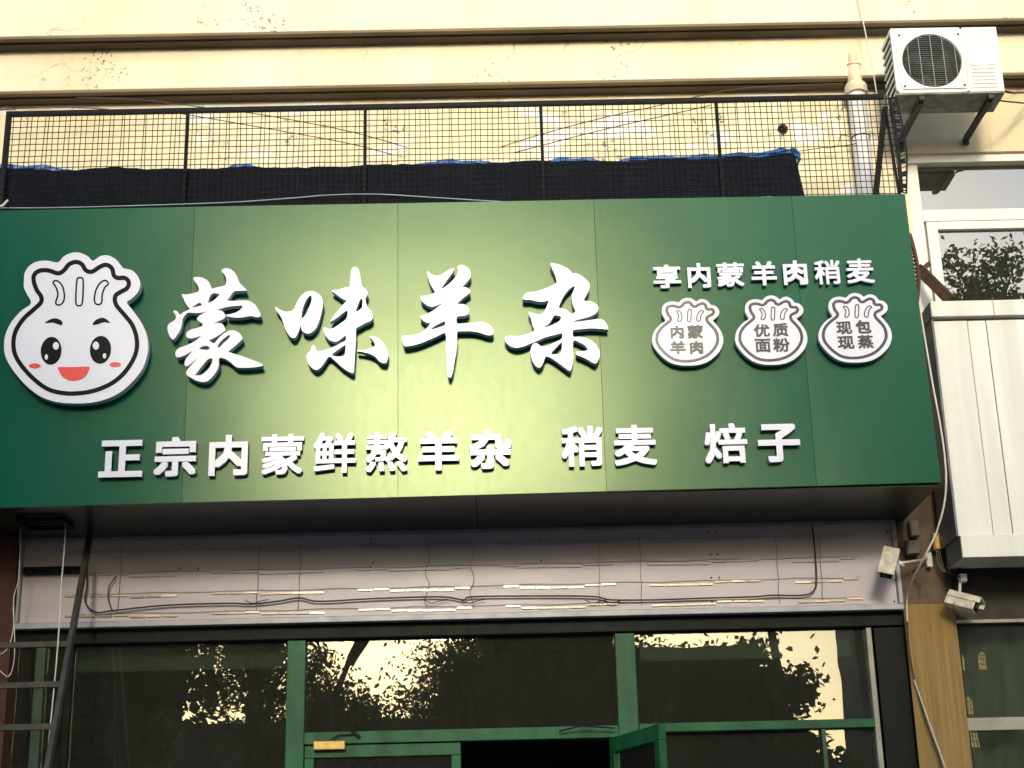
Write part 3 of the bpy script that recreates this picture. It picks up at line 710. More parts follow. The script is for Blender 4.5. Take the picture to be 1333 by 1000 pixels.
def glyph(ch, box, y_front, depth, mat, parent, bold=.024, sidemat=None, name='character'):
    x0, y0, x1, y1 = box
    cu = bpy.data.curves.new('g', 'FONT'); cu.body = ch; cu.resolution_u = 2; cu.extrude = .5; cu.size = 1.0
    ob = bpy.data.objects.new('tmp', cu); C.objects.link(ob)
    dg = bpy.context.evaluated_depsgraph_get(); me = bpy.data.meshes.new_from_object(ob.evaluated_get(dg)); bpy.data.objects.remove(ob)
    V = np.array([v.co[:] for v in me.vertices]); F_ = [tuple(p.vertices) for p in me.polygons]
    side = [abs(p.normal.z) < .5 for p in me.polygons]
    bpy.data.meshes.remove(me)
    cx, cy = (x0 + x1) / 2, (y0 + y1) / 2
    a, b = P(x0, cy, y_front), P(x1, cy, y_front); c, d = P(cx, y1, y_front), P(cx, y0, y_front)
    mn, mx = V[:, :2].min(0) - bold, V[:, :2].max(0) + bold
    ctr = P(cx, cy, y_front)
    sx = (b.x - a.x) / (mx[0] - mn[0]); sz = (d.z - c.z) / (mx[1] - mn[1])
    mid = (mn + mx) / 2
    vs = []; fs = []; mi = []
    for j, (u, v) in enumerate(((0, 0), (-1, -1), (1, 1), (-1, 1), (1, -1), (-1, 0), (1, 0), (0, 1), (0, -1))):
        if bold == 0 and j: break
        bs = len(vs); dy = j * .00025
        for q in V:
            yy = (y_front + dy) if q[2] > 0 else (y_front + depth - dy)
            vs.append((ctr.x + (q[0] + u * bold - mid[0]) * sx, yy, ctr.z + (q[1] + v * bold - mid[1]) * sz))
        fs += [tuple(i + bs for i in f) for f in F_]; mi += [1 if s_ and sidemat else 0 for s_ in side]
    me = bpy.data.meshes.new(name); me.from_pydata(vs, [], fs); me.materials.append(mat)
    if sidemat: me.materials.append(sidemat)
    me.polygons.foreach_set('material_index', mi); me.update()
    o = bpy.data.objects.new(name, me); C.objects.link(o); o.parent = parent
    o.matrix_parent_inverse = Matrix.Translation(-SG.location) if parent is SG else Matrix.Identity(4)
    return o
row1 = [('正', (129, 573, 186, 621)), ('宗', (200.5, 568.5, 255.5, 620)), ('内', (272, 566, 322.5, 619)), ('蒙', (340, 565, 395, 617.5)), ('鲜', (408, 563, 463, 615.5)),
        ('熬', (476, 562, 530, 614)), ('羊', (544, 561, 597.5, 612)), ('杂', (611, 559, 666, 610)), ('稍', (731, 554.5, 785, 607)), ('麦', (799.5, 553, 854.6, 605.6)),
        ('焙', (917, 551, 973, 603)), ('子', (986.7, 551.6, 1041.6, 601.4))]
for ch, b in row1:
    glyph(ch, b, YS - .045, .03, M['white'], SG, .034 if ch in '正宗内羊子杂' else .026 if ch in '稍麦焙' else .020, M['side'])
row2 = [('享', (850.5, 344.5, 886.5, 375)), ('内', (895, 342.5, 925, 374.6)), ('蒙', (933, 341.5, 969, 373)), ('羊', (978, 340, 1011, 371.7)), ('肉', (1019.6, 339, 1051, 370.7)),
        ('稍', (1060.5, 338.4, 1094, 370)), ('麦', (1102, 336.5, 1137.7, 368.6))]
for ch, b in row2:
    glyph(ch, b, YS - .035, .02, M['white'], SG, .030 if ch in '内羊享肉' else .022, M['side'])

# ---- dumpling badges
K = (0, 300, 3.846)
OUT = [(120,250),(125,210),(150,175),(190,155),(240,152),(290,160),(320,130),(360,112),(400,112),(440,130),(465,152),(500,130),(540,125),(580,145),(605,175),(620,190),(660,200),(690,230),(702,270),(690,310),(655,345),(635,360),(660,395),(700,450),(730,510),(742,570),(738,620),(715,690),(670,750),(610,805),(540,842),(460,862),(370,866),(290,860),(210,835),(140,785),(80,720),(35,650),(20,590),(28,520),(60,455),(110,400),(155,365),(135,320),(120,285)]
INL = [(170,260),(170,225),(195,203),(240,200),(290,215),(320,200),(345,170),(380,158),(410,170),(430,200),(460,207),(495,185),(530,172),(560,190),(570,225),(590,238),(625,238),(645,260),(635,290),(600,310),(577,330),(580,370),(620,420),(660,470),(682,530),(685,590),(665,650),(620,715),(560,765),(480,800),(400,815),(320,815),(240,795),(170,745),(110,680),(75,620),(67,560),(80,500),(120,440),(170,395),(205,360),(205,330),(185,300)]
PLE = [[(265,260),(285,252),(310,275),(322,320),(318,355),(300,373),(282,370),(280,355),(290,320),(280,285)],
       [(385,250),(400,238),(416,250),(412,360),(395,377),(380,360)],
       [(540,260),(525,250),(500,265),(480,300),(472,345),(480,368),(500,370),(510,355),(512,320),(525,285),(540,272)]]
def offset_loop(pts, d):
    """both sides of a closed smoothed path at half width d"""
    q = smooth_path(pts, 4, True); n = len(q); A_, B_ = [], []
    for i in range(n):
        a, b = q[i - 1], q[(i + 1) % n]; tx, ty = b[0] - a[0], b[1] - a[1]; l = math.hypot(tx, ty) or 1
        A_.append((q[i][0] - ty / l * d, q[i][1] + tx / l * d)); B_.append((q[i][0] + ty / l * d, q[i][1] - tx / l * d))
    return A_, B_
def ring(pts, d, y_front, depth, name, mat, parent, tf):
    """closed band of half-width d round the smoothed path"""
    A_, B_ = offset_loop(pts, d); n = len(A_)
    vs = []
    for y in (y_front, y_front + depth):
        for L_ in (A_, B_):
            for p in L_:
                w_ = P(*tf(p), y_front); vs.append((w_.x, y, w_.z))
    fs = []
    for i in range(n):
        j = (i + 1) % n
        fs += [(i, j, n + j, n + i), (2 * n + i, 3 * n + i, 3 * n + j, 2 * n + j), (i, 2 * n + i, 2 * n + j, j), (n + i, n + j, 3 * n + j, 3 * n + i)]
    me = bpy.data.meshes.new(name); me.from_pydata(vs, [], fs); me.materials.append(mat); me.update()
    o = bpy.data.objects.new(name, me); C.objects.link(o); o.parent = parent; return o
def ell(cx, cy, rx, ry, rot=0, n=20):
    return [(cx + rx * math.cos(t) * math.cos(rot) - ry * math.sin(t) * math.sin(rot), cy + rx * math.cos(t) * math.sin(rot) + ry * math.sin(t) * math.cos(rot)) for t in [2 * math.pi * i / n for i in range(n)]]
tfm = lambda p: (K[0] + p[0] / K[2], K[1] + p[1] / K[2])
YM = YS - .085
body = region([[tfm(p) for p in OUT]], YM, .055, 'badge', M['white'], SG, M['side'], 4)
body['label'] = 'large white dumpling shaped badge with a smiling face'
ring(INL, 11, YM - .0015, .0012, 'outline', M['black'], body, tfm)
for pl_ in PLE: ring(pl_, 4.2, YM - .0015, .0012, 'pleat', M['black'], body, tfm)
def flat(pts, name, mat, dy=.0015, sm=True):
    return region([[tfm(p) for p in pts]], YM - dy, .0008, name, mat, body, None, 3, sm)
flat([(225,465),(245,448),(275,440),(305,450),(313,468),(300,474),(265,462)], 'eyebrow', M['black'])
flat([(465,465),(485,445),(520,438),(552,463),(520,460),(490,470),(468,474)], 'eyebrow', M['black'])
e1 = flat(ell(256, 603, 52, 70, .08), 'eye', M['black']); e2 = flat(ell(503, 598, 53, 70, .08), 'eye', M['black'])
for (a, b, c, d) in ((280, 578, 15, 19), (232, 634, 8, 13), (480, 577, 16, 20), (523, 628, 9, 13)):
    flat(ell(a, b, c, d), 'eye_highlight', M['white'], .0025)
flat(ell(174, 679, 30, 13), 'cheek', M['red']); flat(ell(577, 672, 29, 13), 'cheek', M['red'])
flat([(290,690),(300,684),(370,684),(440,682),(449,692),(430,730),(395,750),(350,753),(315,735),(297,708)], 'mouth', M['red'])

def small_badge(bb, glyphs, lab):
    x0, y0, x1, y1 = bb
    ox0, ox1, oy0, oy1 = 20, 742, 112, 866
    tf = lambda p: (x0 + (p[0] - ox0) / (ox1 - ox0) * (x1 - x0), y0 + (p[1] - oy0) / (oy1 - oy0) * (y1 - y0))
    Yb = YS - .06
    bd = region([[tf(p) for p in OUT]], Yb, .035, 'badge', M['white'], SG, M['side'], 4); bd['label'] = lab
    ring(INL, 15, Yb - .0015, .0012, 'outline', M['mirror'], bd, tf)
    for pl_ in PLE: ring(pl_, 6, Yb - .0015, .0012, 'pleat', M['mirror'], bd, tf)
    for ch, b in glyphs:
        glyph(ch, b, Yb - .004, .003, M['mirror'], bd, .034 if ch in '内羊肉包' else .026)
small_badge((849, 388, 941.5, 476), [('内', (873, 424, 890, 440.5)), ('蒙', (895, 423, 915.3, 440.5)), ('羊', (872.5, 444, 892.5, 460.5)), ('肉', (898, 443.5, 915.3, 460.5))], 'small white dumpling badge nearest the shop name')
small_badge((957, 385, 1051, 475), [('优', (981.5, 422, 1002, 438.5)), ('质', (1006, 420.5, 1026, 438)), ('面', (983, 441, 1003.3, 458.5)), ('粉', (1006.5, 440, 1028, 458))], 'middle small white dumpling badge')
small_badge((1065.5, 381.7, 1161, 472), [('现', (1088.6, 418.5, 1109, 435)), ('包', (1114, 416.6, 1134, 434)), ('现', (1090.5, 437.5, 1112, 454.5)), ('蒸', (1116.7, 436, 1137, 453.5))], 'small white dumpling badge nearest the right end of the sign')

# ------------------------------------------------------------------ mesh fence on top of the sign
FE = empty('fence', (0, YF, zst), 'black steel fence of square wire mesh standing on top of the green sign', 'fence')
topl = lambda x: zline(10, 149, 1158, 126, YF, x)
fz0 = zst - .05
xf0, xf1 = P(8, 200, YF).x, P(1165, 190, YF).x
posts = [P(242, 200, YF).x, P(475, 200, YF).x, P(706, 200, YF).x, P(937, 200, YF).x]
# frame rail in lengths
MB().hexa([(xf0 - .02, YF - .015, topl(xf0) - .016), (xf1 - .04, YF - .015, topl(xf1) - .016), (xf1 - .04, YF + .015, topl(xf1) - .016), (xf0 - .02, YF + .015, topl(xf0) - .016),
           (xf0 - .02, YF - .015, topl(xf0) + .016), (xf1 - .04, YF - .015, topl(xf1) + .016), (xf1 - .04, YF + .015, topl(xf1) + .016), (xf0 - .02, YF + .015, topl(xf0) + .016)]).build('top_rail', M['darkmetal'], FE, .003)
MB().box(xf0 - .02, xf0 + .014, YF - .015, YF + .015, fz0, topl(xf0) - .017).build('post', M['darkmetal'], FE, .003)
for x in posts:
    MB().box(x - .010, x + .010, YF - .01, YF + .02, fz0, topl(x) - .017).build('post', M['darkmetal'], FE, .003)
# corner stay at the right and the folded mesh edge
MB().bar(P(1139, 262, YF + .08), P(1152, 140, YF + .05), .035, .035).build('stay', M['darkmetal'], FE, .003)
MB().bar(P(1152, 140, YF + .05), P(1172, 262, YF + .03), .012, .03).build('stay', M['darkmetal'], FE)
# wires, bay by bay
bays = [xf0 + .014] + posts + [xf1]
for bi in range(5):
    a, b = bays[bi], bays[bi + 1]; mb = MB()
    nx_ = round((b - a) / .0355)
    for i in range(nx_ + (1 if bi == 4 else 0)):
        x = a + (b - a) * i / nx_; j = random.uniform(-.0015, .0015); lean = random.uniform(-.003, .003)
        pts = [(x + j + lean * k_ + random.uniform(-.0012, .0012), YF - .019 + random.uniform(-.002, .002), fz0 + (topl(x) - .0 - fz0) * k_ / 5) for k_ in range(6)]
        for k_ in range(5): mb.bar(pts[k_], pts[k_ + 1], .0042, .0042)
    nz = 19
    for i in range(nz):
        f = (i + .4) / nz; pts = []
        for k_ in range(9):
            x = a + (b - a) * k_ / 8
            pts.append((x, YF - .0235 + random.uniform(-.001, .001), fz0 + (topl(x) - fz0) * f + random.uniform(-.002, .002)))
        for k_ in range(8): mb.bar(pts[k_], pts[k_ + 1], .0040, .0040)
    o = mb.build('wire_mesh', M['wire'], FE); o['kind'] = 'stuff'
# folded mesh strip at the right end: dense ladder of wires curling behind the sign edge
mb = MB()
fold = [(1158, 128), (1164, 160), (1170, 205), (1174, 250)]
fold2 = [(1166, 126), (1174, 160), (1180, 200), (1180, 252)]
fa = smooth_path([tuple(P(x, y, YF + .0)) for x, y in fold], 10); fb = smooth_path([tuple(P(x, y, YF + .06)) for x, y in fold2], 10)
for i in range(len(fa)):
    mb.bar(fa[i], fb[i], .006, .006)
for i in range(len(fa) - 1):
    mb.bar(fa[i], fa[i + 1], .018, .02); mb.bar(fb[i], fb[i + 1], .010, .01)
    if i % 3 == 0:
        c0 = [(u + v) / 2 for u, v in zip(fa[i], fb[i])]; c1 = [(u + v) / 2 for u, v in zip(fa[i + 1], fb[i + 1])]; mb.bar(c0, c1, .03, .006)
mb.build('folded_mesh', M['darkmetal'], FE)
mb = MB()
ga = smooth_path([tuple(P(x, y, YS + .10)) for x, y in ((1184, 305), (1191, 330), (1196, 360), (1194, 392))], 6)
gb = smooth_path([tuple(P(x, y, YS + .16)) for x, y in ((1178, 305), (1180, 330), (1182, 360), (1182, 392))], 6)
for i in range(len(ga)):
    mb.bar(ga[i], gb[i], .012, .014)
    if i: mb.bar(ga[i], ga[i - 1], .02, .02)
mb.build('folded_mesh', M['rust'], FE)
o = MB(); a, b = P(1196, 350, YW - .1), P(1238, 392, YW - .25); o.bar(a, b, .05, .07); o.bar(P(1198, 353, YW - .12), P(1210, 343, YW - .12), .03, .03)
tag(o.build('angle_iron', M['rust']), 'rusty angle iron sticking out between the sign and the white balcony box', 'angle iron')

# black shade net and blue tarpaulin behind the fence
nt_top = [(-30, 217), (0, 218), (60, 221), (100, 221), (150, 217), (200, 220), (270, 219), (330, 217), (400, 218), (470, 215), (545, 213), (600, 213), (650, 211), (700, 209), (760, 209), (800, 210), (860, 206), (900, 207), (960, 204), (1000, 204), (1022, 200), (1034, 199)]
YN = YF + .09
def interp(tab, x):
    for (a, b), (c, d) in zip(tab, tab[1:]):
        if a <= x <= c: return b + (d - b) * (x - a) / (c - a)
    return tab[-1][1]
NX, NZ = 220, 9; vs = []; fs = []
for i in range(NX + 1):
    px = -30 + 1064 * i / NX; py = interp(nt_top, px) + .5 * math.sin(i * .8) * math.sin(i * .23) + random.uniform(-.3, .3)
    for k_ in range(NZ + 1):
        f = k_ / NZ; q = P(px + (6 if i == NX else 0) * f, py, YN); zb = fz0 - .02
        vs.append((q.x + (.03 * f if i > NX - 3 else 0), YN + .006 * math.sin(i * .33 + f * 2) * (1 + 2 * f) + .003 * math.sin(i * 1.3 + f * 5) + .004 * random.random(), q.z + (zb - q.z) * f))
for i in range(NX):
    for k_ in range(NZ):
        a = i * (NZ + 1) + k_; fs.append((a, a + 1, a + NZ + 2, a + NZ + 1))
o = MB().add(vs, fs, True).build('shade_net', M['net']); o.modifiers.new('s', 'SOLIDIFY').thickness = .004
tag(o, 'black shade netting hung along the inside of the mesh fence', 'netting')
# tarpaulin: a rumpled strip whose upper hem shows above the net here and there
tp = [(-30, 213), (0, 214), (60, 215), (85, 219), (110, 226), (290, 226), (303, 214), (318, 211), (332, 216), (345, 224), (520, 220), (548, 211), (590, 207), (640, 210), (665, 219), (700, 214), (712, 209), (735, 204), (770, 206), (790, 212), (812, 207), (845, 202), (880, 203), (920, 201), (960, 199), (1000, 196), (1020, 192), (1034, 197)]
vs = []; fs = []; NX = 200
for i in range(NX + 1):
    px = -30 + 1066 * i / NX
    q = P(px, interp(tp, px) + random.uniform(-.6, .6), YN + .03)
    for k_ in range(4):
        vs.append((q.x, YN + .03 + .012 * math.sin(i * .7 + k_) + .01 * random.random(), q.z - .04 * k_ - (0 if k_ else 0)))
for i in range(NX):
    for k_ in range(3):
        a = i * 4 + k_; fs.append((a, a + 1, a + 5, a + 4))
mb = MB().add(vs, fs, True)
rl = [tuple(P(x, y, YN - .0)) for x, y in ((820, 205), (860, 206), (900, 205), (950, 203), (990, 201), (1015, 197), (1034, 195), (1041, 204))]
mb.tube(smooth_path(rl, 5), [.004 + .006 * abs(math.sin(i * .9)) + .004 * (i > 28) for i in range(36)], 7)
mb.tube([tuple(P(1030, 196, YN)), tuple(P(1036, 202, YN - .01)), tuple(P(1041, 207, YN)), tuple(P(1038, 215, YN))], [.008, .014, .012, .004], 7)
o = mb.build('tarpaulin', M['blue']); tag(o, 'rumpled blue tarpaulin hem peeking over the black shade net', 'tarpaulin')

# ------------------------------------------------------------------ drainpipe
DP = empty('drainpipe', (P(1120, 200, 9.85).x, 9.85, zst), 'white plastic drainpipe going up the wall left of the air conditioner', 'drainpipe')
pt = lambda x, y, Y: tuple(P(x, y, Y))
YP = 9.83
xp = P(1122, 190, YP).x
zt_p = P(1116, 121, YP).z
def cyl(z0, z1, r, name, mat, x=xp, y=YP):
    return MB().tube([(x, y, z0), (x, y, z1)], r, 24).build(name, mat, DP, .003)
cyl(zst - .1, zt_p, .062, 'pipe', M['pvc'])
cyl(zt_p - .012, zt_p + .048, .080, 'socket', M['pvc_old'])
cyl(zt_p + .049, zt_p + .066, .070, 'socket_collar', M['pvc_old'])
cyl(zt_p + .067, zt_p + .20, .052, 'reducer', M['pvc_old'], xp - .004, YP - .01)
cyl(zt_p + .201, zt_p + .216, .057, 'reducer_collar', M['pvc_old'], xp - .004, YP - .01)
cyl(zt_p + .217, zt_p + .30, .036, 'upper_pipe', M['pvc_old'], xp - .008, YP - .02)
zc_ = P(1130, 180, YP).z
cyl(zc_, zc_ + .010, .066, 'clip', M['darkmetal'])

# ------------------------------------------------------------------ air conditioner on brackets
YA = 9.30
AC = empty('air_conditioner', (P(1235, 120, YA).x, YA, P(1235, 120, YA).z), 'white outdoor air conditioner unit on black wall brackets at the upper right', 'air conditioner')
bl, br, tl, tr = P(1167, 121, YA), P(1308, 119, YA), P(1159, 37, YA), P(1297, 35, YA)
ax0, ax1 = (bl.x + tl.x) / 2, (br.x + tr.x) / 2; az0, az1 = (bl.z + br.z) / 2, (tl.z + tr.z) / 2
dp = .27
def hollow(x0, x1, z0, z1, cx, cz, r, y0, th, mat, name, par, n=48):
    """front sheet with a round opening"""
    vs = []; fs = []
    for y in (y0, y0 + th):
        for i in range(n):
            t = 2 * math.pi * i / n; c, s = math.cos(t), math.sin(t)
            vs.append((cx + r * c, y, cz + r * s))
        for i in range(n):
            t = 2 * math.pi * i / n; c, s = math.cos(t), math.sin(t)
            kx = ((x1 - cx) if c > 0 else (cx - x0)) / max(abs(c), 1e-6); kz = ((z1 - cz) if s > 0 else (cz - z0)) / max(abs(s), 1e-6)
            k_ = min(kx, kz); vs.append((cx + k_ * c, y, cz + k_ * s))
    for i in range(n):
        j = (i + 1) % n
        fs += [(i, n + i, n + j, j), (2 * n + i, 2 * n + j, 3 * n + j, 3 * n + i), (i, j, 2 * n + j, 2 * n + i)]
    return MB().add(vs, fs).build(name, mat, par)
fl, fr_, ft, fb_ = P(1170, 80, YA).x, P(1257, 80, YA).x, P(1210, 43, YA).z, P(1214, 116, YA).z
fcx, fcz = P(1213, 79.5, YA).x, P(1213, 79.5, YA).z; fr = .198
w_h = az1 - az0
MB().box(fr_ + .001, ax1, YA, YA + .02, az0, az1).build('front_panel', M['acwhite'], AC, .004)
hollow(ax0, fr_, az0, az1, fcx, fcz, fr, YA, .02, M['acwhite'], 'fan_surround', AC, 64)
MB().box(ax0, ax1, YA + .021, YA + dp, az1 - .012, az1).build('top_panel', M['acwhite'], AC, .003)
MB().box(ax0, ax1, YA + .002, YA + dp, az0 - .012, az0 - .001).build('bottom_pan', M['acunder'], AC, .003)
MB().box(ax1 - .01, ax1, YA + .021, YA + dp, az0, az1 - .013).build('side_panel', M['acwhite'], AC)
MB().box(ax0 + .02, ax1 - .011, YA + dp - .012, YA + dp, az0, az1 - .013).build('coil', M['acdark'], AC)
for i in range(9):
    z = az0 + .01 + (w_h - .04) * i / 8
    MB().box(ax0, ax0 + .008, YA + .03, YA + dp - .01, z, z + .018).build('side_louvre', M['acwhite'], AC)
MB().box(ax0 + .012, ax0 + .016, YA + .03, YA + dp - .012, az0, az1 - .014).build('side_coil', M['acdark'], AC)
MB().tube([(fcx, YA + .2, fcz), (fcx, YA + .205, fcz)], fr * 1.05, 32).build('fan_housing', M['acdark'], AC)
# fan blades
for k_ in range(3):
    t0 = k_ * 2 * math.pi / 3 + .4; vs = []
    for (r_, dt, dy) in ((.04, -.3, .10), (.17, -.55, .13), (.18, .35, .07), (.04, .35, .07)):
        vs.append((fcx + r_ * math.cos(t0 + dt), YA + dy, fcz + r_ * math.sin(t0 + dt)))
    o = MB().add(vs, [(0, 1, 2, 3)]).build('fan_blade', M['acdark'], AC); o.modifiers.new('s', 'SOLIDIFY').thickness = .004
MB().tube([(fcx, YA + .15, fcz), (fcx, YA + .04, fcz)], .04, 16).build('fan_hub', M['acdark'], AC)
# grille: horizontal wires, vertical ribs, square plate corners
GR = MB()
for i in range(26):
    z = fcz - fr + 2 * fr * (i + .5) / 26; hw = math.sqrt(max(0, fr * fr - (z - fcz) ** 2))
    GR.bar((fcx - hw, YA - .006, z), (fcx + hw, YA - .006, z), .0035, .0035)
g_ = GR.build('grille', M['acgrid'], AC)
for i in range(5):
    x = fcx - fr * .8 + fr * 1.6 * i / 4; hw = math.sqrt(fr * fr - (x - fcx) ** 2)
    o = MB().bar((x, YA - .012, fcz - hw), (x, YA - .012, fcz + hw), .0042, .004).build('grille_rib', M['acgrey'], None); o.parent = g_
hollow(fl, fr_ - .012, fb_, ft, fcx, fcz, fr + .004, YA - .008, .007, M['acwhite'], 'grille_plate', AC, 64)
for (x, z) in ((fl + .02, ft - .02), (fr_ - .03, ft - .02), (fl + .02, fb_ + .02), (fr_ - .03, fb_ + .02)):
    MB().tube([(x, YA - .0085, z), (x, YA - .012, z)], .008, 8).build('screw', M['acdark'], AC)
for i in range(7):
    z = az0 + .03 + .028 * i
    MB().box(fr_ + .03, ax1 - .05, YA - .004, YA - .0005, z, z + .010).build('vent_slat', M['acwhite'], AC, .001)
# brackets
def bracket(tx, ty, bx, by):
    a = P(tx, ty, YA + .02); w1 = P(bx, by, YW - .01); x = (a.x + w1.x) / 2
    o = empty('bracket', (x, YW, az0)); o.parent = AC; o.matrix_parent_inverse = Matrix.Translation(-AC.location)
    z = az0 - .016
    def pp(mb, nm):
        q = mb.build(nm, M['rust_dark']); q.parent = o; q.matrix_parent_inverse = Matrix.Translation(-o.location); return q
    pp(MB().box(x - .018, x + .018, YA + .01, YW - .003, z - .028, z), 'bracket_arm')
    pp(MB().box(x - .018, x + .018, YW - .032, YW - .004, w1.z - .04, z - .029), 'bracket_upright')
    pp(MB().bar((x, YA + .06, z - .035), (x, YW - .04, w1.z + .01), .034, .018), 'bracket_brace')
M['rust_dark'] = simple('dark_bracket_steel', (.045, .032, .028), .6, .2, .4, 16, .2)
bracket(1193, 123, 1178, 188); bracket(1284, 121, 1262, 182)
cable('cable', [(1308, 119, YA + .15), (1320, 121, 9.5), (1340, 120, 9.8)], .008, M['cable_black'], 'black insulated pipe running right from the air conditioner')
cable('cable', [(1300, 131, YA + .2), (1318, 133, 9.6), (1340, 135, 9.85)], .006, M['cable_black'], 'thin black lead running right below the air conditioner')

# ------------------------------------------------------------------ loose cables on the wall
cable('cable', [(-10, 145), (0, 143.5), (61, 139), (118, 141), (158, 144)], .004, M['cable_brown'], 'thin dark cable arching over the left end of the fence', Y=9.7)
cable('cable', [(100, 127), (135, 127.6), (203, 132), (280, 142), (344, 150), (450, 170), (530, 192)], .0035, M['cable_brown'], 'upper of two brown rods slanting down to the right behind the fence', Y=9.7)
cable('cable', [(230, 147), (337, 165.5), (450, 186), (509, 201)], .0035, M['cable_brown'], 'lower of two brown rods slanting down to the right behind the fence', Y=9.7)
cable('cable', [(650.5, 192), (704, 175), (785, 153.5), (860, 137), (948, 117.5), (1020, 112), (1097, 109)], .0035, M['cable_brown'], 'upper of two brown rods slanting up to the right behind the fence', Y=9.72)
cable('cable', [(669, 199), (785, 169), (900, 143), (925, 137)], .0035, M['cable_brown'], 'lower of two brown rods slanting up to the right behind the fence', Y=9.7)
cable('cable', [(1116, -10, 9.6), (1122, 20, 9.6), (1133, 75, 9.6), (1141, 120, 9.6), (1146, 160, 9.8), (1130, 150, 9.8), (1128, 165, 9.8), (1140, 176, 9.8)], .0045, M['cable_white'], 'thin pale cable hanging down the wall left of the air conditioner')
cable('cable', [(1040, 197, 9.85), (1080, 191, 9.85), (1110, 188, 9.8), (1133, 178, 9.78), (1120, 182, 9.8), (1096, 176, 9.85), (1090, 190, 9.85), (1075, 193, 9.85)], .003, M['cable_brown'], 'loose wire end tangled round the white drainpipe')
cable('cord', [(-5, 271), (100, 270), (290, 264), (380, 258), (430, 254), (490, 253), (560, 257), (640, 262), (700, 264.5)], .004, M['cord'], 'pale cord lying along the top edge of the sign', 'cord', Y=YF - .04)
cable('cord', [(840, 263), (900, 260), (960, 258), (1005, 256)], .003, M['cord'], 'short pale cord at the right part of the sign top', 'cord', Y=YF - .04)
cable('cable', [(-5, 270, 9.0), (3, 268, 8.98), (10, 261, 9.02)], .008, M['cable_white'], 'short white cable end curling up at the left edge above the sign')
wcp = [(1170, 300, 9.3), (1192, 350, 9.3), (1197, 395, 9.28), (1203, 435, 9.28), (1214, 500, 9.28), (1225, 560, 9.28), (1231, 610, 9.28), (1230, 650, 9.3), (1220, 690, 9.35), (1205, 722, 9.4), (1188, 755, 9.6), (1181, 778, 9.8), (1181, 810, 9.84)]
cable('cable', wcp, .0065, M['cable_white'], 'long white cable looping down beside the right edge of the sign')
cable('cable', [(1181, 810, 9.86), (1184, 850, 9.86), (1192, 890, 9.86), (1206, 940, 9.86), (1222, 985, 9.86), (1232, 1020, 9.86)], .0055, M['cable_black'], 'black cable running down across the brown pillar')
cable('cable', [(1190, 885, 9.85), (1205, 928, 9.85), (1222, 975, 9.85), (1236, 1015, 9.85)], .004, M['cable_white'], 'thin white cable running down across the brown pillar')
cable('cable', [(86, 672, 9.5), (84, 710, 9.45), (80, 760, 9.4), (76, 830, 9.3), (70, 900, 9.25), (64, 960, 9.2), (60, 1015, 9.2)], .0045, M['cable_white'], 'white cable hanging straight down in front of the ladder')
cable('cable', [(27, 676, 9.6), (26, 720, 9.6), (24, 755, 9.6), (18, 778, 9.6), (18, 812, 9.6), (13, 838, 9.6), (4, 850, 9.6), (-5, 852, 9.6)], .0035, M['cable_white'], 'grey cable hanging at the far left under the sign')
cable('cable', [(17, 790, 9.55), (19, 830, 9.55), (18, 862, 9.55), (12, 880, 9.55), (4, 877, 9.55), (-5, 868, 9.55)], .0035, M['cable_white'], 'looped end of the grey cable at the far left')
# clump on the wall
mb = MB(); c0 = P(1019, 167, YW - .02)
for i in range(60):
    a = Vector((random.gauss(0, 1), random.gauss(0, .4), random.gauss(0, 1))).normalized() * .036
    b = Vector((random.gauss(0, 1), random.gauss(0, .4), random.gauss(0, 1))).normalized() * .036
    mb.bar(c0 + a * random.random(), c0 + b, .007, .004)
mb.bar(c0, c0 + Vector((-.015, 0, -.07)), .004, .004)
tag(mb.build('straw_clump', M['rust']), 'small round clump of brown straw stuck in a hole in the wall', 'straw clump')

# ------------------------------------------------------------------ junction boxes
def jbox(x0, y0, x1, y1, Y, mat, lab):
    p, q = P(x0, y0, Y), P(x1, y1, Y); g = empty('junction_box', ((p.x + q.x) / 2, Y, q.z), lab, 'junction box')
    MB().box(p.x, q.x, Y + .012, Y + .06, q.z, p.z).build('box_body', mat, g, .004)
    MB().box(p.x + .004, q.x - .004, Y, Y + .011, q.z + .004, p.z - .004).build('cover', mat, g, .003)
    MB().tube([((p.x + q.x) / 2, Y - .003, p.z - .015), ((p.x + q.x) / 2, Y + .002, p.z - .015)], .004, 6).build('screw', M['darkmetal'], g)
jbox(1215, 693, 1227, 715, 9.80, M['orange'], 'small orange junction box left of the balcony corner')
jbox(1184, 677, 1198, 698, 9.82, M['greybox'], 'upper grey junction box under the right end of the sign')
jbox(1180, 703, 1199, 721, 9.80, M['greybox'], 'lower grey junction box under the right end of the sign')
for i in range(3):
    cable('cable', [(1219 + 2 * i, 716, 9.82), (1220 + 3 * i, 730, 9.8), (1226 + 2 * i, 742, 9.8), (1238 + i, 746 + i, 9.8)], .0035, M['greybox'],
          ('leftmost', 'middle', 'rightmost')[i] + ' of three thin leads drooping below the orange junction box')

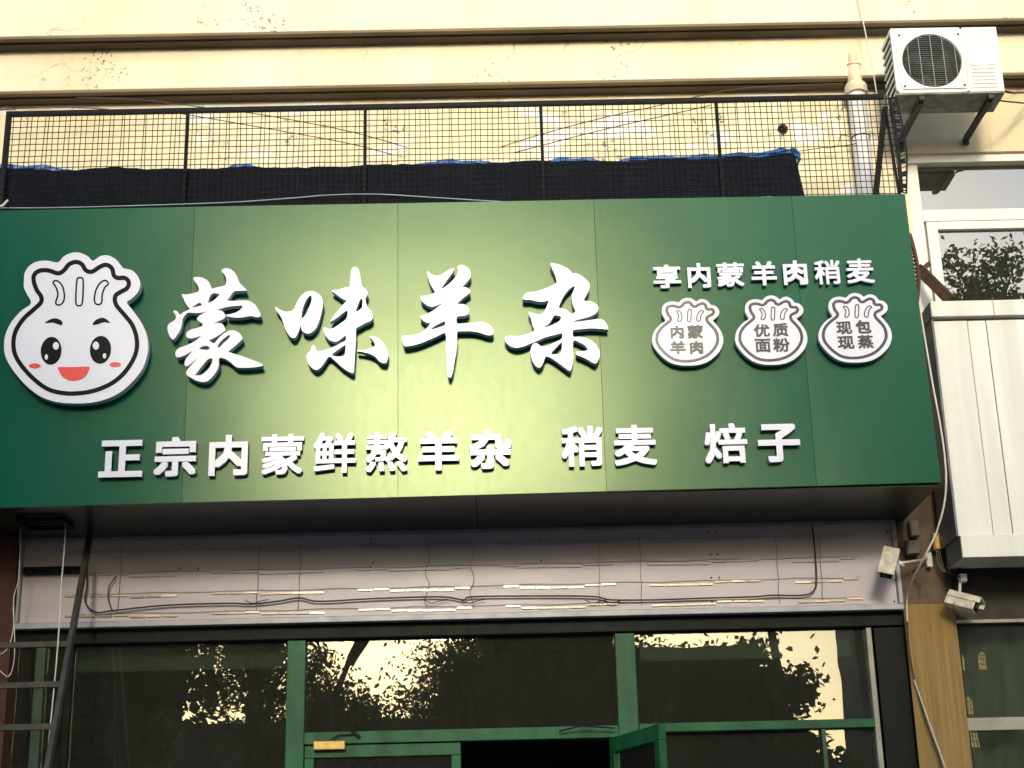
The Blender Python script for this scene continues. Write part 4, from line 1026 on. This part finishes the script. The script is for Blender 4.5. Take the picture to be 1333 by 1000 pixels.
# ------------------------------------------------------------------ security cameras
def oriented(center, ax, upv, parts, root):
    pass
def cam_body(root, c, d, upv, L, wd, h, shade=True):
    d = Vector(d).normalized(); r = d.cross(Vector(upv)).normalized(); u = r.cross(d)
    def hx(c0, l, w_, h_, nm, mat, bev=.004):
        a = c0 - d * l / 2; b = c0 + d * l / 2
        q = []
        for p in (a, b): q += [p - r * w_ / 2 - u * h_ / 2, p + r * w_ / 2 - u * h_ / 2, p + r * w_ / 2 + u * h_ / 2, p - r * w_ / 2 + u * h_ / 2]
        return MB().hexa(q).build(nm, mat, root, bev)
    hx(c, L, wd, h, 'housing', M['camwhite'], .008)
    # sun shade: roof sheet with two short cheeks, longer than the housing
    hx(c + u * (h / 2 + .008) + d * .02, L * 1.12, wd * 1.16, .005, 'sun_shade', M['camwhite'], .001)
    hx(c + u * (h / 2 - .012) + d * .02 + r * wd * .57, L * 1.1, .004, .034, 'shade_cheek', M['camwhite'], .001)
    hx(c + u * (h / 2 - .012) + d * .02 - r * wd * .57, L * 1.1, .004, .034, 'shade_cheek', M['camwhite'], .001)
    f = c + d * (L / 2 + .001)
    hx(f, .003, wd * .82, h * .8, 'front_glass', M['black'], 0)
    MB().tube([f, f + d * .008], min(wd, h) * .28, 16).build('lens', M['acdark'], root)
    return r, u, d
c = P(1157, 733, 9.62)
S1 = empty('security_camera', c, 'dusty white security camera pointing down left beside the light box', 'security camera')
cam_body(S1, c, (-.28, -.35, -.62), (-.1, -1, .55), .20, .085, .075)
MB().tube([P(1170, 733, 9.66), P(1180, 732, 9.7), P(1207, 728, 9.84)], [.009, .008, .008], 8).build('arm', M['pvc'], S1)
MB().tube([P(1170, 732, 9.66), P(1176, 737, 9.68)], [.014, .012], 8).build('joint', M['pvc'], S1)
MB().box(P(1205, 722, 9.85).x, P(1212, 722, 9.85).x, 9.84, 9.897, P(1207, 738, 9.85).z, P(1207, 720, 9.85).z).build('mount_plate', M['pvc'], S1)
cable('cable', [(1162, 713, 9.66), (1160, 706, 9.68), (1170, 703, 9.75), (1185, 705, 9.8)], .0035, M['greybox'], 'thin lead from the left security camera to the grey boxes')
c = P(1252, 785, 9.70)
S2 = empty('security_camera', c, 'dusty white security camera hanging under the balcony, pointing down right', 'security camera')
cam_body(S2, c, (.62, -.45, -.30), (.15, .25, .95), .19, .085, .08)
MB().tube([P(1249, 776, 9.72), P(1250, 752, 9.72)], .010, 10).build('arm', M['pvc'], S2)
p = P(1250, 752, 9.72)
MB().box(p.x - .006, p.x + .035, 9.69, 9.75, p.z - .03, p.z + .02).build('joint', M['pvc'], S2, .004)
MB().tube([(p.x, 9.72, p.z + .02), (p.x, 9.72, zq0 + .029)], .02, 12).build('mount', M['darkmetal'], S2)
cable('cable', [(1249, 778, 9.70), (1243, 783, 9.68), (1241, 792, 9.67), (1246, 796, 9.67)], .003, M['cable_black'], 'short black lead looping over the hanging security camera')
cable('cable', [(1232, 738, 9.7), (1240, 748, 9.7), (1250, 751, 9.7)], .004, M['cable_black'], 'short black lead above the hanging security camera')
cable('cable', [(1185, 745, 9.85), (1195, 755, 9.85), (1200, 765, 9.85), (1198, 775, 9.85)], .003, M['greybox'], 'loose wire end dangling below the left security camera arm')

# ------------------------------------------------------------------ ladder at the left
a = P(118, 692, 9.75); b = P(62, 1000, 9.0)
dirv = (b - a).normalized(); foot = a + dirv * ((a.z - 0) / -dirv.z)
off = Vector((-.62, 0, 0))
LD = empty('ladder', foot, 'dark metal ladder leaning against the light box at the left', 'ladder')
top = a - dirv * .12
MB().bar(foot, top, .030, .055, (0, 1, 0)).build('rail', M['ladder'], LD, .004)
MB().bar(foot + off, top + off, .030, .055, (0, 1, 0)).build('rail', M['ladder'], LD, .004)
s0 = (P(75, 893, 9.3).z - a.z) / dirv.z
for k_ in range(-2, 10):
    q = a + dirv * (s0 + .285 * k_)
    if q.z < .1 : break
    if k_ < -1: continue
    MB().bar(q, q + off, .035, .025, (0, 1, 0)).build('rung', M['ladder'], LD, .003)
# hanging hook frame on the soffit
z = zbL
p0_, p1_ = P(22, 672, 9.3), P(84, 684, 9.3)
o = MB(); o.box(p0_.x, p1_.x, 9.28, 9.30, z - .03, z - .002); o.box(p0_.x, p1_.x, 9.50, 9.52, z - .03, z - .002); o.box(p0_.x, p0_.x + .02, 9.301, 9.499, z - .03, z - .002); o.box(p1_.x - .02, p1_.x, 9.301, 9.499, z - .03, z - .002)
tag(o.build('hatch_frame', M['darkmetal']), 'black rectangular hatch frame on the soffit at the far left', 'hatch frame')

# ------------------------------------------------------------------ the street behind the camera, seen mirrored in the glass
def tree(name, base, height, crown_c, crown_r, nleaf, leaf, mat, label, group, droop=0, clumps=40, hole=.0):
    T = empty(name, base, label, 'tree', group)
    cc = Vector(crown_c); mb = MB()
    top_ = Vector((cc.x, cc.y, cc.z + crown_r[2] * .55))
    pts = [Vector(base), Vector(base).lerp(top_, .35) + Vector((.12, .05, 0)), Vector(base).lerp(top_, .7) + Vector((-.1, .1, 0)), top_]
    mb.tube(smooth_path([tuple(p) for p in pts], 4), [.20 - .17 * i / 12 for i in range(13)], 9)
    cl = []
    for i in range(clumps):
        while True:
            u = rng.normal(size=3); u /= np.linalg.norm(u); r_ = rng.random() ** .45
            q = cc + Vector((u[0] * crown_r[0] * r_, u[1] * crown_r[1] * r_, u[2] * crown_r[2] * r_))
            if q.z > base[2] + 1.4: break
        cl.append(q)
        if i < 26:
            s_ = Vector(base).lerp(top_, min(.95, max(.3, (q.z - base[2]) / (top_.z - base[2]) - .12)))
            mid = (s_ + q) / 2 + Vector((0, 0, .25)); mb.tube([s_, mid, q], [.06, .035, .012], 5)
    mb.build('trunk', M['bark'], T)
    n_ = nleaf; ci = rng.integers(0, len(cl), n_); cen = np.array([c_[:] for c_ in cl])[ci]
    sp = np.array(crown_r).min() * .24
    off_ = rng.normal(size=(n_, 3)) * sp * (rng.random((n_, 1)) * .9 + .4)
    if droop: off_[:, 2] = -np.abs(off_[:, 2]) * droop; off_[:, :2] *= .6
    cen = cen + off_
    ax = rng.normal(size=(n_, 3)); ax[:, 2] = ax[:, 2] * .5 - .7; ax /= np.linalg.norm(ax, axis=1, keepdims=True)
    sd_ = np.cross(ax, rng.normal(size=(n_, 3))); sd_ /= np.linalg.norm(sd_, axis=1, keepdims=True)
    L_ = leaf * (.7 + .6 * rng.random((n_, 1))); w_ = L_ * (.16 if droop else .27)
    V = np.stack([cen, cen + ax * L_ * .45 + sd_ * w_, cen + ax * L_, cen + ax * L_ * .45 - sd_ * w_], 1).reshape(-1, 3)
    me = bpy.data.meshes.new('crown'); me.vertices.add(len(V)); me.vertices.foreach_set('co', V.ravel())
    me.loops.add(4 * n_); me.loops.foreach_set('vertex_index', np.arange(4 * n_)); me.polygons.add(n_)
    me.polygons.foreach_set('loop_start', np.arange(n_) * 4); me.polygons.foreach_set('loop_total', np.full(n_, 4)); me.update(); me.validate()
    link('crown', me, mat, T)
    return T
tg = 'street trees mirrored in the shop glass'
def rtree(px, py_c, Yr, rpx, rpy, nleaf, leaf, mat, label, bx=.2, **kw):
    c_ = RF(px, py_c, Yr); e1_ = RF(px + rpx, py_c, Yr); e2_ = RF(px, py_c - rpy, Yr)
    tree('street_tree', (c_.x + bx, Yr, 0), c_.z, c_, (abs(e1_.x - c_.x), abs(e1_.x - c_.x) * .9, abs(e2_.z - c_.z)), nleaf, leaf, mat, label, tg, **kw)
rtree(340, 800, -18, 95, 190, 12000, .22, M['leafA'], 'slender drooping tree mirrored left in the shop glass', droop=1.8, clumps=55)
rtree(365, 640, -19, 92, 120, 20000, .2, M['leafB'], 'added dense tree crown covering the left part of the low sun', clumps=90, bx=-1.2)  # added crown, trims the sun disc at its left
rtree(500, 765, -19, 120, 38, 10000, .18, M['leafB'], 'added flat tree crown blocking low sun above the bright gap', clumps=60, bx=-3.3)  # added out of view to keep low sun off the shopfront
rtree(425, 965, -21, 80, 75, 12000, .14, M['leafB'], 'young tree mirrored left of the bright gap', clumps=60)
rtree(610, 945, -21, 85, 90, 14000, .14, M['leafB'], 'young tree mirrored right of the bright gap', clumps=70)
rtree(705, 865, -20, 150, 195, 46000, .15, M['leafB'], 'broad dense tree mirrored in the middle pane', clumps=90)
rtree(500, 1010, -22, 120, 85, 12000, .2, M['leafB'], 'low bushy tree mirrored at the bottom of the middle pane', clumps=60)
rtree(955, 900, -5.5, 110, 62, 7500, .14, M['leafB'], 'nearer tree with large leaves mirrored in the right pane', clumps=46)
rtree(1000, 1010, -7, 110, 60, 9000, .2, M['leafB'], 'low leafy tree mirrored at the bottom of the right pane', clumps=60)
rtree(1290, 390, -7, 70, 95, 2800, .13, M['leafA'], 'tall thin tree mirrored in the upper right window', droop=0, clumps=50)
rtree(980, 560, -22, 150, 170, 16000, .28, M['leafB'], 'tall tree behind the leaves, mirrored in the right half of the sign', clumps=80)
rtree(150, 900, -13, 120, 110, 9000, .22, M['leafB'], 'tree mirrored dark in the left pane', clumps=60)

def block(x0, x1, Y, h, mat, label, wins=True, dep=8):
    g = empty('building', ((x0 + x1) / 2, Y, 0), label, 'building')
    MB().box(x0, x1, Y - dep, Y, 0, h).build('wall', mat, g)
    MB().box(x0 - .2, x1 + .2, Y - dep - .2, Y + .25, h + .001, h + .5).build('roof', M['facade_dark'], g)
    if wins:
        nx_ = max(1, int((x1 - x0) / 2.6)); me = None
        for i in range(nx_):
            for j in range(int(h / 3)):
                x = x0 + (i + .5) * (x1 - x0) / nx_; z = 1.2 + 3 * j
                if z + 1.5 > h: continue
                MB().box(x - .6, x + .6, Y + .002, Y + .05, z, z + 1.4).build('window', M['frame_dark'], g)
    return g
block(-30, RF(170, 500, -16).x, -16, RF(100, 230, -16).z, M['facade_dark'], 'tall grey block mirrored at the left end of the shop glass')
block(RF(720, 900, -34).x, RF(984, 900, -34).x, -34, RF(900, 862, -34).z, M['facade_mid'], 'low grey block mirrored behind the leaves in the right pane')
g3 = block(RF(1118, 900, -26).x, RF(1118, 900, -26).x + 16, -26, RF(1200, 560, -26).z, M['facade_dark'], 'dark block with lit arched windows mirrored at the right', False, 2.5)
block(RF(-300, 940, -42).x, RF(1010, 940, -42).x, -42, RF(500, 955, -42).z, M['facade_dark'], 'long low grey building mirrored along the bottom of the glass')
for (px, py) in ((1251, 862), (1279, 861), (1262, 918), (1268, 962)):
    c_ = RF(px, py, -25.98); mb = MB(); w_, h_ = .10, .24
    loop = [(c_.x - w_, c_.z - h_), (c_.x + w_, c_.z - h_), (c_.x + w_, c_.z + h_ * .6), (c_.x + w_ * .6, c_.z + h_ * .95), (c_.x, c_.z + h_ * 1.1), (c_.x - w_ * .6, c_.z + h_ * .95), (c_.x - w_, c_.z + h_ * .6)]
    o = mb.prism([(x, z) for x, z in loop], -25.99, -25.94).build('arched_window', M['lit'], g3)
    f_ = MB(); 
    for dx in (-.04, .04): f_.box(c_.x + dx - .01, c_.x + dx + .01, -25.939, -25.92, c_.z - h_, c_.z + h_)
    for dz in (-.1, .05, .15): f_.box(c_.x - w_, c_.x + w_, -25.938, -25.921, c_.z + dz - .01, c_.z + dz + .01)
    q = f_.build('glazing_bar', M['frame_dark']); q.parent = o
